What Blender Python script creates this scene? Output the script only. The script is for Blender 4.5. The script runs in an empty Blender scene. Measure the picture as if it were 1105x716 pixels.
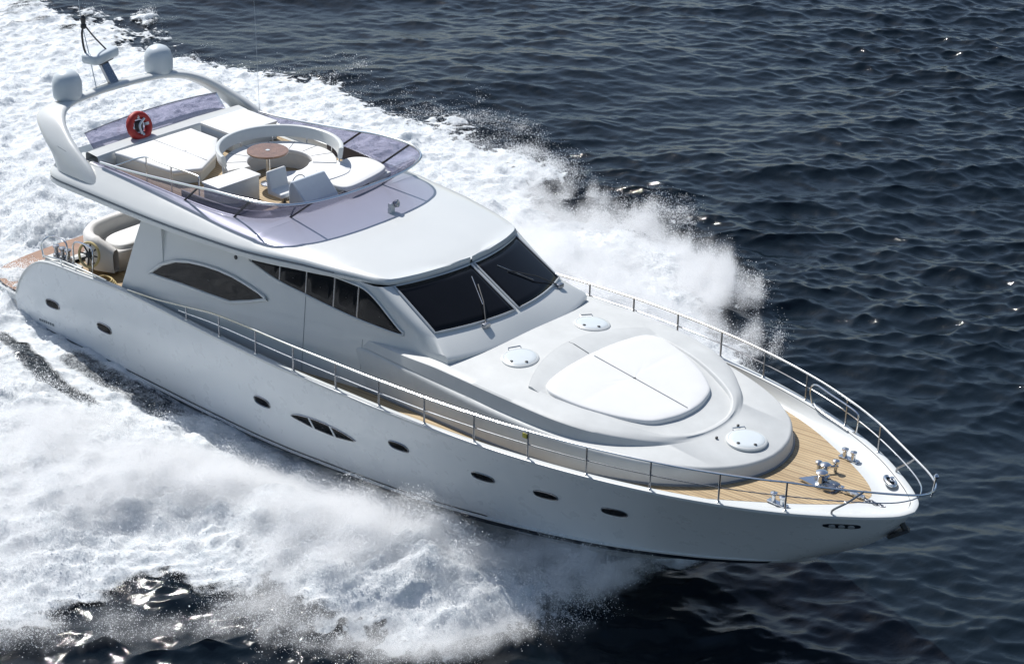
import bpy, math, random
import numpy as np
from mathutils import Matrix, Vector

# ---------------------------------------------------------------- camera, sky, sun, exposure
sc = bpy.context.scene
col = sc.collection
TRIM = math.atan(.03)                       # the yacht planes with her bow up
PIV = Vector((10, 0, 0))
T = Matrix.Translation(PIV) @ Matrix.Rotation(-TRIM, 4, 'Y') @ Matrix.Translation(-PIV)

CAM = dict(az=-.848893047, el=.446612944, dist=47.8564205, tx=12.6826525, ty=1.25168431, f=2.07051032, roll=.0243246300)
def make_camera():
    az, el, D, tx, ty, f, roll = (CAM[k] for k in ('az', 'el', 'dist', 'tx', 'ty', 'f', 'roll'))
    t = Vector((tx, ty, 3.0))
    d = Vector((math.cos(el)*math.cos(az), math.cos(el)*math.sin(az), math.sin(el)))
    fw = -d; r = fw.cross(Vector((0, 0, 1))).normalized(); u = r.cross(fw)
    c, s = math.cos(roll), math.sin(roll)
    r, u = r*c + u*s, u*c - r*s
    M = Matrix((r, u, d)).transposed().to_4x4(); M.translation = t + d*D
    cd = bpy.data.cameras.new('camera'); cam = bpy.data.objects.new('camera', cd); col.objects.link(cam)
    cam.matrix_world = T @ M
    cd.sensor_width = 36; cd.lens = 36*f
    cd.clip_start = .5; cd.clip_end = 6000
    sc.camera = cam
make_camera()

SUN_EL, SUN_AZ = math.radians(48), math.radians(168)   # azimuth counted from the bow (+x) towards port (+y)
sd = Vector((math.cos(SUN_EL)*math.cos(SUN_AZ), math.cos(SUN_EL)*math.sin(SUN_AZ), math.sin(SUN_EL)))
w = bpy.data.worlds.new('World'); sc.world = w; w.use_nodes = True
nt = w.node_tree; bg = nt.nodes['Background']
sky = nt.nodes.new('ShaderNodeTexSky'); sky.sky_type = 'NISHITA'; sky.sun_disc = False
sky.sun_elevation = SUN_EL; sky.sun_rotation = math.pi/2 - SUN_AZ
sky.air_density = 1.0; sky.dust_density = .9; sky.ozone_density = 1.0
nt.links.new(sky.outputs[0], bg.inputs[0]); bg.inputs[1].default_value = .084
sl = bpy.data.lights.new('sun', 'SUN'); sl.energy = 4.25; sl.angle = math.radians(.5); sl.color = (1, .98, .95)
so = bpy.data.objects.new('sun', sl); col.objects.link(so); so.location = sd*80
so.rotation_euler = sd.to_track_quat('Z', 'Y').to_euler()
vs = sc.view_settings; sc.display_settings.display_device = 'sRGB'
vs.view_transform = 'Standard'; vs.look = 'None'; vs.exposure = 0.4; vs.gamma = 1
try: vs.use_curve_mapping = False
except Exception: pass
cy = sc.cycles
cy.max_bounces = 44; cy.diffuse_bounces = 4; cy.glossy_bounces = 4; cy.transmission_bounces = 6
cy.transparent_max_bounces = 24; cy.volume_bounces = 36
cy.use_denoising = True
try: cy.denoiser = 'OPENIMAGEDENOISE'
except Exception: pass
cy.volume_step_rate = 1.0; cy.volume_max_steps = 256

# ---------------------------------------------------------------- materials
def mat(name):
    m = bpy.data.materials.new(name); m.use_nodes = True
    return m, m.node_tree, m.node_tree.nodes['Principled BSDF']
def noise(nt, scale, detail=4, rough=.55, vec=None, w=None):
    n = nt.nodes.new('ShaderNodeTexNoise'); n.inputs['Scale'].default_value = scale
    n.inputs['Detail'].default_value = detail; n.inputs['Roughness'].default_value = rough
    if vec is not None: nt.links.new(vec, n.inputs['Vector'])
    return n
def ramp(nt, src, stops):
    r = nt.nodes.new('ShaderNodeValToRGB'); e = r.color_ramp.elements
    while len(e) < len(stops): e.new(.5)
    for el_, (p, c) in zip(e, stops): el_.position = p; el_.color = (*c, 1)
    nt.links.new(src, r.inputs[0]); return r
def objco(nt):
    return nt.nodes.new('ShaderNodeTexCoord').outputs['Object']
def mapped(nt, scale):
    mp = nt.nodes.new('ShaderNodeMapping'); mp.inputs['Scale'].default_value = scale
    nt.links.new(objco(nt), mp.inputs[0]); return mp.outputs[0]
def bump(nt, src, bsdf, strength, dist=.01):
    b = nt.nodes.new('ShaderNodeBump'); b.inputs['Strength'].default_value = strength; b.inputs['Distance'].default_value = dist
    nt.links.new(src, b.inputs['Height']); nt.links.new(b.outputs[0], bsdf.inputs['Normal']); return b
def paint(name, c, rough=.3, var=.04, scale=2.2, metal=0, spec=.5, coat=0, bmp=0, bscale=30):
    m, nt, p = mat(name)
    n = noise(nt, scale, 5, .6, objco(nt))
    r = ramp(nt, n.outputs[0], [(.3, tuple(x*(1-var) for x in c)), (.7, tuple(min(1, x*(1+var)) for x in c))])
    nt.links.new(r.outputs[0], p.inputs['Base Color'])
    n2 = noise(nt, scale*5, 3, .6, objco(nt))
    mr = nt.nodes.new('ShaderNodeMapRange'); mr.inputs['To Min'].default_value = rough*.8; mr.inputs['To Max'].default_value = rough*1.25
    nt.links.new(n2.outputs[0], mr.inputs[0]); nt.links.new(mr.outputs[0], p.inputs['Roughness'])
    p.inputs['Metallic'].default_value = metal; p.inputs['Specular IOR Level'].default_value = spec
    p.inputs['Coat Weight'].default_value = coat; p.inputs['Coat Roughness'].default_value = .06
    if bmp:
        n3 = noise(nt, bscale, 4, .6, objco(nt)); bump(nt, n3.outputs[0], p, bmp, .01)
    return m
M = {}
M['gel'] = paint('white_gelcoat', (.565, .58, .57), .32, .02, .7, coat=.3)
M['silver'] = paint('silver_frame', (.46, .48, .49), .3, .05, 3, metal=.3)
M['hull'] = paint('hull_gelcoat', (.68, .705, .715), .28, .02, .5, coat=.15)
M['deckwhite'] = paint('nonskid_deck', (.51, .52, .51), .55, .07, 1.6, bmp=.15, bscale=160)
M['cushion'] = paint('white_vinyl', (.66, .66, .65), .6, .03, 1.2, bmp=.12, bscale=9)
M['shade_grey'] = paint('shaded_grey', (.42, .47, .52), .6, .05, 2.5, bmp=.2, bscale=14)  # shade on the white console cover put into the colour; locker sides share it
M['taupe'] = paint('taupe_upholstery', (.62, .605, .585), .65, .05, 2, bmp=.15, bscale=20)
M['stripe'] = paint('navy_stripe', (.012, .016, .024), .3, .1, 1)
M['bottom'] = paint('antifouling', (.02, .024, .03), .5, .15, 2)
M['rubber'] = paint('black_rubber', (.025, .026, .028), .5, .1, 5)
M['greyline'] = paint('grey_groove', (.16, .18, .2), .5, .08, 4)
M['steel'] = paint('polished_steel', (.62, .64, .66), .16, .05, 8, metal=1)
M['darksteel'] = paint('dark_steel', (.32, .33, .35), .25, .06, 8, metal=1)  # darker steel for stanchions and small fittings
M['glass'] = paint('tinted_window', (.006, .0065, .008), .04, .1, 1.5, spec=.22)
M['portglass'] = paint('porthole_glass', (.006, .0065, .008), .12, .1, 1.5, spec=.06)
M['platwood'] = paint('wet_platform_teak', (.24, .13, .075), .45, .25, 6)
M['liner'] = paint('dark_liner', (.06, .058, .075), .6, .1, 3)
M['yellow'] = paint('yellow_tag', (.5, .42, .05), .5, .1, 5)
M['hatch'] = paint('hatch_acrylic', (.58, .62, .63), .22, .03, 2, coat=.4)
M['dome'] = paint('radome_white', (.52, .57, .6), .4, .03, 2)
M['red'] = paint('red_ring', (.33, .018, .014), .5, .12, 6)
M['wood'] = paint('varnished_wood', (.2, .105, .058), .25, .25, 7, coat=.5)
M['rope'] = paint('tan_rope', (.5, .4, .2), .8, .2, 30, bmp=.4, bscale=60)
M['interior'] = paint('dark_saloon', (.04, .035, .03), .6, .2, 2)

def teak():
    m, nt, p = mat('teak_deck')
    v = objco(nt); sx = nt.nodes.new('ShaderNodeSeparateXYZ'); nt.links.new(v, sx.inputs[0])
    mod = nt.nodes.new('ShaderNodeMath'); mod.operation = 'PINGPONG'; mod.inputs[1].default_value = .045
    nt.links.new(sx.outputs[1], mod.inputs[0])
    seam = nt.nodes.new('ShaderNodeMath'); seam.operation = 'LESS_THAN'; seam.inputs[1].default_value = .006
    nt.links.new(mod.outputs[0], seam.inputs[0])
    dv = nt.nodes.new('ShaderNodeMath'); dv.operation = 'DIVIDE'; dv.inputs[1].default_value = .09; nt.links.new(sx.outputs[1], dv.inputs[0])
    rd = nt.nodes.new('ShaderNodeMath'); rd.operation = 'ROUND'; nt.links.new(dv.outputs[0], rd.inputs[0])
    wn = nt.nodes.new('ShaderNodeTexWhiteNoise'); wn.noise_dimensions = '1D'; nt.links.new(rd.outputs[0], wn.inputs['W'])
    g = noise(nt, 1, 6, .65, mapped(nt, (1.2, 26, 8)))
    mixv = nt.nodes.new('ShaderNodeMath'); mixv.operation = 'MULTIPLY_ADD'; mixv.inputs[1].default_value = .35; nt.links.new(wn.outputs['Value'], mixv.inputs[0])
    sc_ = nt.nodes.new('ShaderNodeMath'); sc_.operation = 'MULTIPLY_ADD'; sc_.inputs[1].default_value = .8; sc_.inputs[2].default_value = -.07; nt.links.new(g.outputs[0], sc_.inputs[0]); nt.links.new(sc_.outputs[0], mixv.inputs[2])
    r = ramp(nt, mixv.outputs[0], [(.2, (.30, .205, .105)), (.5, (.42, .305, .165)), (.8, (.52, .40, .235))])
    g2 = noise(nt, .9, 4, .6, v)
    mx0 = nt.nodes.new('ShaderNodeMixRGB'); mx0.blend_type = 'MULTIPLY'; mx0.inputs[0].default_value = .7
    r2 = ramp(nt, g2.outputs[0], [(.3, (.74, .74, .76)), (.7, (1, 1, 1))])
    nt.links.new(r.outputs[0], mx0.inputs[1]); nt.links.new(r2.outputs[0], mx0.inputs[2])
    mx = nt.nodes.new('ShaderNodeMixRGB'); mx.inputs[2].default_value = (.09, .07, .05, 1)
    nt.links.new(seam.outputs[0], mx.inputs[0]); nt.links.new(mx0.outputs[0], mx.inputs[1])
    nt.links.new(mx.outputs[0], p.inputs['Base Color']); p.inputs['Roughness'].default_value = .6
    return m
M['teak'] = teak()

def tinted(name, tint, rough=.02):
    m, nt, p = mat(name); nt.nodes.remove(p)
    out = nt.nodes['Material Output']
    tr = nt.nodes.new('ShaderNodeBsdfTransparent'); tr.inputs[0].default_value = (*tint, 1)
    df = nt.nodes.new('ShaderNodeBsdfDiffuse'); df.inputs[0].default_value = (.32, .32, .44, 1)
    mx0 = nt.nodes.new('ShaderNodeMixShader'); mx0.inputs[0].default_value = .07
    nt.links.new(tr.outputs[0], mx0.inputs[1]); nt.links.new(df.outputs[0], mx0.inputs[2])
    gl = nt.nodes.new('ShaderNodeBsdfGlossy'); gl.inputs['Roughness'].default_value = rough
    lw = nt.nodes.new('ShaderNodeLayerWeight'); lw.inputs[0].default_value = .5
    pw = nt.nodes.new('ShaderNodeMath'); pw.operation = 'POWER'; pw.inputs[1].default_value = 4; nt.links.new(lw.outputs['Facing'], pw.inputs[0])
    fr = nt.nodes.new('ShaderNodeMath'); fr.operation = 'MULTIPLY_ADD'; fr.inputs[1].default_value = .75; fr.inputs[2].default_value = .04; nt.links.new(pw.outputs[0], fr.inputs[0])
    n = noise(nt, 1.5, 2, .5, objco(nt)); bp = nt.nodes.new('ShaderNodeBump'); bp.inputs['Strength'].default_value = .03
    nt.links.new(n.outputs[0], bp.inputs['Height']); nt.links.new(bp.outputs[0], gl.inputs['Normal'])
    mx = nt.nodes.new('ShaderNodeMixShader')
    nt.links.new(fr.outputs[0], mx.inputs[0]); nt.links.new(mx0.outputs[0], mx.inputs[1]); nt.links.new(gl.outputs[0], mx.inputs[2])
    nt.links.new(mx.outputs[0], out.inputs[0])
    return m
M['purple'] = tinted('violet_acrylic', (.70, .69, .775))

# ---------------------------------------------------------------- mesh helpers
class MB:
    def __init__(s): s.v = []; s.f = []
    def add(s, vs_, fs):
        b = len(s.v); s.v += [tuple(map(float, p)) for p in vs_]; s.f += [tuple(b+i for i in f) for f in fs]; return s
    def grid(s, rows, close_u=False, close_v=False, flip=False):
        rows = [np.asarray(r, float) for r in rows]; n = len(rows[0]); m = len(rows)
        fs = []
        for i in range(m if close_v else m-1):
            for j in range(n if close_u else n-1):
                a, b, c, d = i*n+j, i*n+(j+1) % n, ((i+1) % m)*n+(j+1) % n, ((i+1) % m)*n+j
                fs.append((a, d, c, b) if flip else (a, b, c, d))
        return s.add(np.concatenate(rows), fs)
    def tube(s, path, r, n=8, closed=False, caps=True):
        P = [Vector(p) for p in path]; m = len(P); rows = []
        rr = r if hasattr(r, '__len__') else [r]*m
        up = None
        for i in range(m):
            if closed: t = (P[(i+1) % m]-P[i-1])
            else: t = P[min(i+1, m-1)]-P[max(i-1, 0)]
            if t.length < 1e-9: t = Vector((0, 0, 1))
            t.normalize()
            if up is None:
                up = Vector((0, 0, 1)) if abs(t.z) < .9 else Vector((1, 0, 0))
            a = (up - t*up.dot(t))
            if a.length < 1e-6: a = t.orthogonal()
            a.normalize(); b = t.cross(a); up = a
            rows.append([P[i]+(a*math.cos(2*math.pi*k/n)+b*math.sin(2*math.pi*k/n))*rr[i] for k in range(n)])
        base = len(s.v); s.grid(rows, close_u=True, close_v=closed)
        if caps and not closed:
            s.f.append(tuple(base+k for k in reversed(range(n)))); s.f.append(tuple(base+(m-1)*n+k for k in range(n)))
        return s
    def lathe(s, prof, c=(0, 0, 0), axis=(0, 0, 1), n=24):
        ax = Vector(axis).normalized(); a = ax.orthogonal().normalized(); b = ax.cross(a); c = Vector(c)
        rows = [[c+ax*z+(a*math.cos(2*math.pi*k/n)+b*math.sin(2*math.pi*k/n))*max(r, 1e-4) for k in range(n)] for r, z in prof]
        return s.grid(rows, close_u=True)
    def box(s, c, h, R=None, bev=.015):
        """rounded box, centre c, half sizes h"""
        hx, hy, hz = h; bv = min(bev, hx*.9, hy*.9, hz*.9)
        vs_ = []; 
        R = R or Matrix.Identity(3); c = Vector(c)
        def ring(z, ins):
            x, y = hx-ins, hy-ins; q = bv*1.2
            q = min(q, x*.9, y*.9)
            return [(-x+q, -y, z), (x-q, -y, z), (x, -y+q, z), (x, y-q, z), (x-q, y, z), (-x+q, y, z), (-x, y-q, z), (-x, -y+q, z)]
        rings = [ring(-hz, bv), ring(-hz+bv*.3, bv*.3), ring(-hz+bv, 0), ring(hz-bv, 0), ring(hz-bv*.3, bv*.3), ring(hz, bv)]
        base = len(s.v)
        s.grid([[c+R@Vector(p) for p in r] for r in rings], close_u=True)
        s.f.append(tuple(base+k for k in reversed(range(8)))); s.f.append(tuple(base+40+k for k in range(8)))
        return s
    def poly(s, pts, d):
        """closed polygon extruded along vector d"""
        n = len(pts); d = Vector(d); base = len(s.v)
        s.v += [tuple(Vector(p)) for p in pts]+[tuple(Vector(p)+d) for p in pts]
        s.f.append(tuple(base+k for k in reversed(range(n)))); s.f.append(tuple(base+n+k for k in range(n)))
        for k in range(n): s.f.append((base+k, base+(k+1) % n, base+n+(k+1) % n, base+n+k))
        return s
    def build(s, name, m, parent=None, smooth=True, ang=35, bevel=0, recalc=True, subs=0, solid=0):
        me = bpy.data.meshes.new(name); me.from_pydata(s.v, [], s.f)
        if recalc or solid:
            import bmesh
            bm = bmesh.new(); bm.from_mesh(me)
            bmesh.ops.remove_doubles(bm, verts=bm.verts, dist=1e-5)
            bmesh.ops.recalc_face_normals(bm, faces=bm.faces); bm.to_mesh(me); bm.free()
        me.update()
        for p in me.polygons: p.use_smooth = smooth
        if smooth: me.set_sharp_from_angle(angle=math.radians(ang))
        me.materials.append(M[m] if isinstance(m, str) else m)
        o = bpy.data.objects.new(name, me); col.objects.link(o)
        if parent is not None: o.parent = parent
        if solid:
            md = o.modifiers.new('solid', 'SOLIDIFY'); md.thickness = solid; md.offset = 0
        if bevel:
            md = o.modifiers.new('bevel', 'BEVEL'); md.width = bevel; md.segments = 2; md.limit_method = 'ANGLE'
        if subs:
            md = o.modifiers.new('subs', 'SUBSURF'); md.levels = subs; md.render_levels = subs
        return o
def thing(o, label, cat, group=None, kind=None):
    o['label'] = label; o['category'] = cat
    if group: o['group'] = group
    if kind: o['kind'] = kind
    return o
def rest(name, mb, m, loc, label, cat, **k):
    """a loose thing modelled in yacht coordinates; its origin goes to loc and it takes the trim of the yacht"""
    mb.v = [(x-loc[0], y-loc[1], z-loc[2]) for x, y, z in mb.v]
    o = mb.build(name, m, None, **k); o.matrix_world = T @ Matrix.Translation(loc)
    return thing(o, label, cat)

def pchip(xs, ys):
    xs = np.asarray(xs, float); ys = np.asarray(ys, float)
    h = np.diff(xs); dl = np.diff(ys)/h; m = np.zeros(len(xs)); m[0], m[-1] = dl[0], dl[-1]
    for i in range(1, len(xs)-1):
        if dl[i-1]*dl[i] > 0:
            w1 = 2*h[i]+h[i-1]; w2 = h[i]+2*h[i-1]; m[i] = (w1+w2)/(w1/dl[i-1]+w2/dl[i])
    def f(x):
        x = np.clip(np.asarray(x, float), xs[0], xs[-1]); i = np.clip(np.searchsorted(xs, x)-1, 0, len(xs)-2)
        t = (x-xs[i])/h[i]
        return ys[i]*(2*t**3-3*t*t+1)+h[i]*m[i]*(t**3-2*t*t+t)+ys[i+1]*(-2*t**3+3*t*t)+h[i]*m[i+1]*(t**3-t*t)
    return f
def spline(pts, n, closed=False):
    """Catmull-Rom through pts, resampled to n points of equal spacing"""
    P = np.asarray(pts, float); out = []; m = len(P)
    for i in range(m if closed else m-1):
        if closed: a, b, c, d = P[i-1], P[i], P[(i+1) % m], P[(i+2) % m]
        else:
            b, c = P[i], P[i+1]; a = P[i-1] if i else 2*b-c; d = P[i+2] if i+2 < m else 2*c-b
        for t in np.linspace(0, 1, 16, endpoint=False):
            out.append(.5*(2*b+(c-a)*t+(2*a-5*b+4*c-d)*t*t+(3*b-a-3*c+d)*t**3))
    out.append(P[0] if closed else P[-1]); out = np.array(out)
    L = np.r_[0, np.cumsum(np.linalg.norm(np.diff(out, axis=0), axis=1))]
    q = np.linspace(0, L[-1], n, endpoint=not closed)
    return np.stack([np.interp(q, L, out[:, k]) for k in range(P.shape[1])], -1)
def full(half_pts, n):
    """half outline (aft to nose, y>=0) -> whole outline from starboard aft round the nose to port aft"""
    h = spline(half_pts, n); s = h.copy(); s[:, 1] *= -1
    return np.concatenate([s, h[::-1][1:]])
def with_z(o, z):
    zz = z(o[:, 0], o[:, 1]) if callable(z) else np.full(len(o), z)
    return np.column_stack([o, zz])
def mir(p): return (p[0], -p[1], p[2])

# ================================================================ THE YACHT (boat frame: x forward, y port, z up, metres)
yacht = bpy.data.objects.new('motor_yacht', None); col.objects.link(yacht); yacht.matrix_world = T
thing(yacht, 'large white flybridge motor yacht speeding across the open sea', 'yacht')

sheer_y = pchip([-.7,-.3,.2,1,4,7.5,9.1,10.4,11.8,13.1,14.4,15.8,17.1,18.4,19.7,21,22.2,23.1,23.7,23.92,24],
                [2.74,2.84,2.9,2.93,2.97,3.18,3.3,3.39,3.44,3.47,3.46,3.38,3.23,3.0,2.67,2.21,1.63,1.03,.53,.26,0])
sheer_z = pchip([-.7,-.55,-.3,0,.35,.8,1.3,2.4,4,7.5,9.1,11.8,14.4,17.1,19.7,22.2,24],
                [.82,1.1,1.48,1.82,2.12,2.35,2.45,2.53,2.62,2.7,2.77,2.93,3.07,3.19,3.30,3.40,3.47])
chine_y = pchip([-.7,2,8,11,13.3,15.1,16.5,17.8,19.1,20.4,21.5,22.05],[2.55,2.65,2.65,2.6,2.52,2.36,2.16,1.9,1.5,1.02,.5,0])
chine_z = pchip([-.7,2,5,8,11,13.3,15.1,16.5,17.8,19.1,20.4,21.5,22.05],[.12,.1,.08,.12,.28,.43,.6,.76,.92,1.08,1.28,1.5,1.66])
keel_z = pchip([-.7,14,17,18.5,19.74,21.14,21.96,22.05],[-.75,-.8,-.45,.1,.66,1.16,1.55,1.66])
def hull_pt(s, u):
    s = np.asarray(s, float); u = np.asarray(u, float)
    xc = -.7+22.75*s; xs = -.7+24.7*s
    yc, zc = chine_y(xc), chine_z(xc); ys, zs = sheer_y(xs), sheer_z(xs)
    p = .62+1.0*np.clip((s-.45)/.45, 0, 1)**1.3
    return np.stack([xc+(xs-xc)*u+.3*np.sin(np.pi*u)*s**14, -(yc+(ys-yc)*u**p), zc+(zs-zc)*u], -1)
bul = pchip([-.7, 4, 14, 17, 19, 20.5, 22, 23, 24], [.45, .43, .34, .30, .25, .19, .13, .09, .07])
def deck_z(x): return sheer_z(np.maximum(x, 2.0))-bul(x)

def build_hull():
    ss = np.concatenate([np.linspace(0, .09, 26), np.linspace(.09, .86, 70)[1:], np.linspace(.86, 1, 40)[1:]])
    uu = np.linspace(0, 1, 22)
    mb = MB()
    for sg in (1, -1):
        rows = [hull_pt(ss, np.full_like(ss, u))*[1, sg, 1] for u in uu]
        xc = -.7+22.75*ss
        mb.grid(rows)
        mb.grid([np.column_stack([xc, -sg*chine_y(xc)*k, keel_z(xc)+(chine_z(xc)-keel_z(xc))*k**1.2]) for k in np.linspace(0, 1, 8)])
    # transom
    sec = [hull_pt(0, u) for u in uu]
    mb.grid([[p*[1, 1-2*k, 1] for p in sec] for k in np.linspace(0, 1, 9)])
    xc = -.7
    mb.grid([[(xc, -k*q*chine_y(xc), float(keel_z(xc)+(chine_z(xc)-keel_z(xc))*k**1.2)) for q in np.linspace(-1, 1, 5)] for k in np.linspace(0, 1, 6)])
    return mb.build('hull', 'hull', yacht, ang=38)
hull = build_hull()

def hull_strip(name, m, u0, u1, s0, s1, off, parent):
    ss = np.linspace(s0, s1, 120); mb = MB()
    for sg in (1, -1):
        rows = []
        for u, o in ((u0, -.01), (u0, off), (u1, off), (u1, -.01)):
            p = hull_pt(ss, np.full_like(ss, u)); p[:, 1] -= o*np.clip((1-ss)*14, 0, 1); rows.append(p*[1, sg, 1])
        mb.grid(rows)
    return mb.build(name, m, parent)
hull_strip('boot_stripe', 'stripe', .0, .045, 0, .965, .016, hull)
hull_strip('spray_rail', 'hull', .052, .075, 0, .97, .03, hull)
hull_strip('pinstripe', 'stripe', .088, .1, 0, .7, .012, hull)

# cap rail and bulwark inside, teak deck
xs_ = np.concatenate([np.linspace(-.62, 1.4, 26), np.linspace(1.4, 22, 80)[1:], 24-np.linspace(2, 0, 40)[1:]**1.0])
def offset(o, d):
    t = np.gradient(o, axis=0); n = np.stack([-t[:, 1], t[:, 0]], -1); n /= np.linalg.norm(n, axis=1)[:, None]+1e-9
    return o+n*d          # outlines run starboard aft -> nose -> port aft: +d is inward
def sheer_outline(n=220):
    xx = xs_; h = np.column_stack([xx, sheer_y(xx)]); return full(h, n)
SO = sheer_outline()
teak_half = [(.95, 2.78), (4, 2.8), (9, 3.12), (13, 3.3), (16, 3.2), (18, 2.82), (19.3, 2.42), (20.4, 1.95), (21.34, 1.42), (22.1, .95), (22.67, .52), (22.95, .2), (23.0, 0)]
def build_bulwark():
    O = SO; mb = MB()
    zs = sheer_z(O[:, 0])
    def L(d, dz): 
        q = offset(O, d); return np.column_stack([q, zs+dz])
    tk = full(teak_half, 220); tz = deck_z(tk[:, 0])
    inn = offset(O, .13)
    low = tk.copy(); low[:, 1] = np.sign(tk[:, 1])*np.minimum(np.abs(tk[:, 1])+.015, 9)
    keep = O[:, 0] > .6
    rows = [L(-.022, -.05), L(-.03, -.02), L(-.024, .012), L(0, .024), L(.09, .024), L(.125, .012)]
    mb.grid(rows)
    # inner face only where there is a deck inside
    a = np.column_stack([inn, zs-.01]); 
    # match by x for each side
    def side(half, n=160):
        q = spline(half, n); return q
    ih = inn[:len(inn)//2+1] if inn[0, 1] < 0 else inn
    ih = np.column_stack([ih[:, 0], np.abs(ih[:, 1])]); ih = ih[ih[:, 0] > .95]
    ia = spline(ih[::3].tolist()+[ih[-1].tolist()], 160); tb = spline(teak_half, 160)
    for sg in (1, -1):
        rows = []
        for k in np.linspace(0, 1, 7):
            q = ia*(1-k)+tb*k; e = .35+.65*k
            z0 = sheer_z(ia[:, 0])+.0; z1 = deck_z(tb[:, 0])
            kk = k if True else e
            z = z0+(z1-z0)*min(1, kk*1.35)**.8 if k < 1 else z1
            rows.append(np.column_stack([q[:, 0], sg*q[:, 1], z]))
        mb.grid(rows)
    return mb.build('bulwark', 'gel', hull, ang=50)
build_bulwark()
def build_teak():
    tk = full(teak_half, 160); mb = MB(); rows = []
    for k in (1, .8, .5, .2, -.2, -.5, -.8, -1):
        pass
    h = spline(teak_half, 160); z = deck_z(h[:, 0])+.004
    rows = [np.column_stack([h[:, 0], h[:, 1]*k, z]) for k in np.linspace(1, -1, 13)]
    mb.grid(rows); return mb.build('teak_deck', 'teak', yacht)
build_teak()

# stern: transom wall, swim platform
mb = MB()
for y0, y1 in ((-2.8, 2.8),):
    mb.grid([[(.95, y, 2.16) for y in np.linspace(y0, y1, 9)], [(.9, y, 2.2) for y in np.linspace(y0, y1, 9)], [(.7, y, 2.16) for y in np.linspace(y0, y1, 9)], [(.15, y, 1.5) for y in np.linspace(y0, y1, 9)], [(-.62, y, .93) for y in np.linspace(y0*.97, y1*.97, 9)]])
mb.build('transom', 'gel', hull)
plat = MB()
ph = [(-.62, 2.68), (-1.6, 2.6), (-2.3, 2.2), (-2.55, 1.2), (-2.6, 0)]
po = full([(x, y) for x, y in ph], 40)
plat.grid([with_z(po, .70), with_z(offset(po, 0), .86), with_z(offset(po, -.05), .9)])
platform = plat.build('swim_platform', 'gel', yacht)
mb = MB(); h = spline(ph, 40)
mb.grid([np.column_stack([h[:, 0]+.05, h[:, 1]*k*.97, np.full(40, .93)]) for k in np.linspace(1, -1, 9)])
mb.build('platform_teak', 'platwood', platform)

# ---- portholes
def hull_frame(s, u):
    e = 1e-3; p = hull_pt(s, u); ts = hull_pt(s+e, u)-hull_pt(s-e, u); tu = hull_pt(s, u+e)-hull_pt(s, u-e)
    ts /= np.linalg.norm(ts); tu -= ts*np.dot(ts, tu); tu /= np.linalg.norm(tu); n = np.cross(ts, tu)
    if n[1] > 0: n = -n
    return p, ts, tu, n
def oval(a, b, n=28, pw=2.6):
    out = []
    for k in range(n):
        t = 2*math.pi*k/n; c, s_ = math.cos(t), math.sin(t)
        out.append((a*math.copysign(abs(c)**(2/pw), c), b*math.copysign(abs(s_)**(2/pw), s_)))
    return out
def porthole(s, u, a=.27, b=.115, sg=1, shape=None, tilt=0, rimr=.016):
    p, ts, tu, n = hull_frame(s, u)
    if tilt: ts, tu = ts*math.cos(tilt)+tu*math.sin(tilt), tu*math.cos(tilt)-ts*math.sin(tilt)
    pts = shape or oval(a, b); F = np.array([1, sg, 1])
    ring = lambda k, h: [(p+ts*x*k+tu*y*k+n*h)*F for x, y in pts]
    g = MB(); g.grid([ring(1, -.03), ring(1, .006), ring(.9, .010), ring(.45, .010), ring(.02, .010)], close_u=True)
    o = g.build('porthole', 'portglass', hull, ang=30)
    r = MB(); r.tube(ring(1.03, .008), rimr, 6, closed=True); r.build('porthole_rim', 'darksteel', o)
    return o
PORTS = [(.0720, .484), (.1601, .472), (.4116, .528), (.5904, .648), (.6845, .610), (.7472, .591), (.8105, .566)]
for s, u in PORTS:
    porthole(s, u); porthole(s, u, sg=-1)
# three-pane eyebrow window amidships
eye = [(-.98, .0), (-.7, .10), (-.3, .15), (.1, .155), (.5, .12), (.8, .06), (1.0, -.02), (.8, -.07), (.4, -.12), (0, -.13), (-.4, -.11), (-.75, -.06)]
for sg in (1, -1):
    o = porthole(.4963, .525, sg=sg, shape=[tuple(q) for q in spline(eye, 40, closed=True)], tilt=.0)
    p, ts, tu, n = hull_frame(.4963, .525); F = np.array([1, sg, 1])
    for xx in (-.33, .33):
        MB().tube([(p+ts*(xx-.04)+tu*.15+n*.016)*F, (p+ts*(xx+.04)-tu*.13+n*.016)*F], .022, 6).build('window_mullion', 'hull', o)
# builder's emblem at the bow: a dark oval plate with three bright discs
p, ts, tu, n = hull_frame(.968, .836)
em = MB().grid([[p+ts*x*k+tu*y*k+n*h for x, y in oval(.36, .075)] for k, h in ((1, -.02), (1, .012), (.95, .016), (.02, .016))], close_u=True).build('bow_emblem', 'stripe', hull)
for xx in (-.18, 0, .18):
    MB().lathe([(.065, 0), (.065, .012), (.04, .02), (.001, .02)], p+ts*xx+n*.014, n, 16).build('emblem_disc', 'silver', em)
# small dark lettering low on the quarter
p, ts, tu, n = hull_frame(.055, .2)
mb = MB(); rnd = random.Random(4); xx = -.35
for k in range(7):
    wd = rnd.uniform(.05, .09)
    mb.poly([p+ts*xx+tu*-.035+n*.004, p+ts*(xx+wd)+tu*-.035+n*.004, p+ts*(xx+wd+.015)+tu*.035+n*.004, p+ts*(xx+.02)+tu*.035+n*.004], n*.006); xx += wd+.035
mb.build('quarter_lettering', 'greyline', hull)

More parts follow.
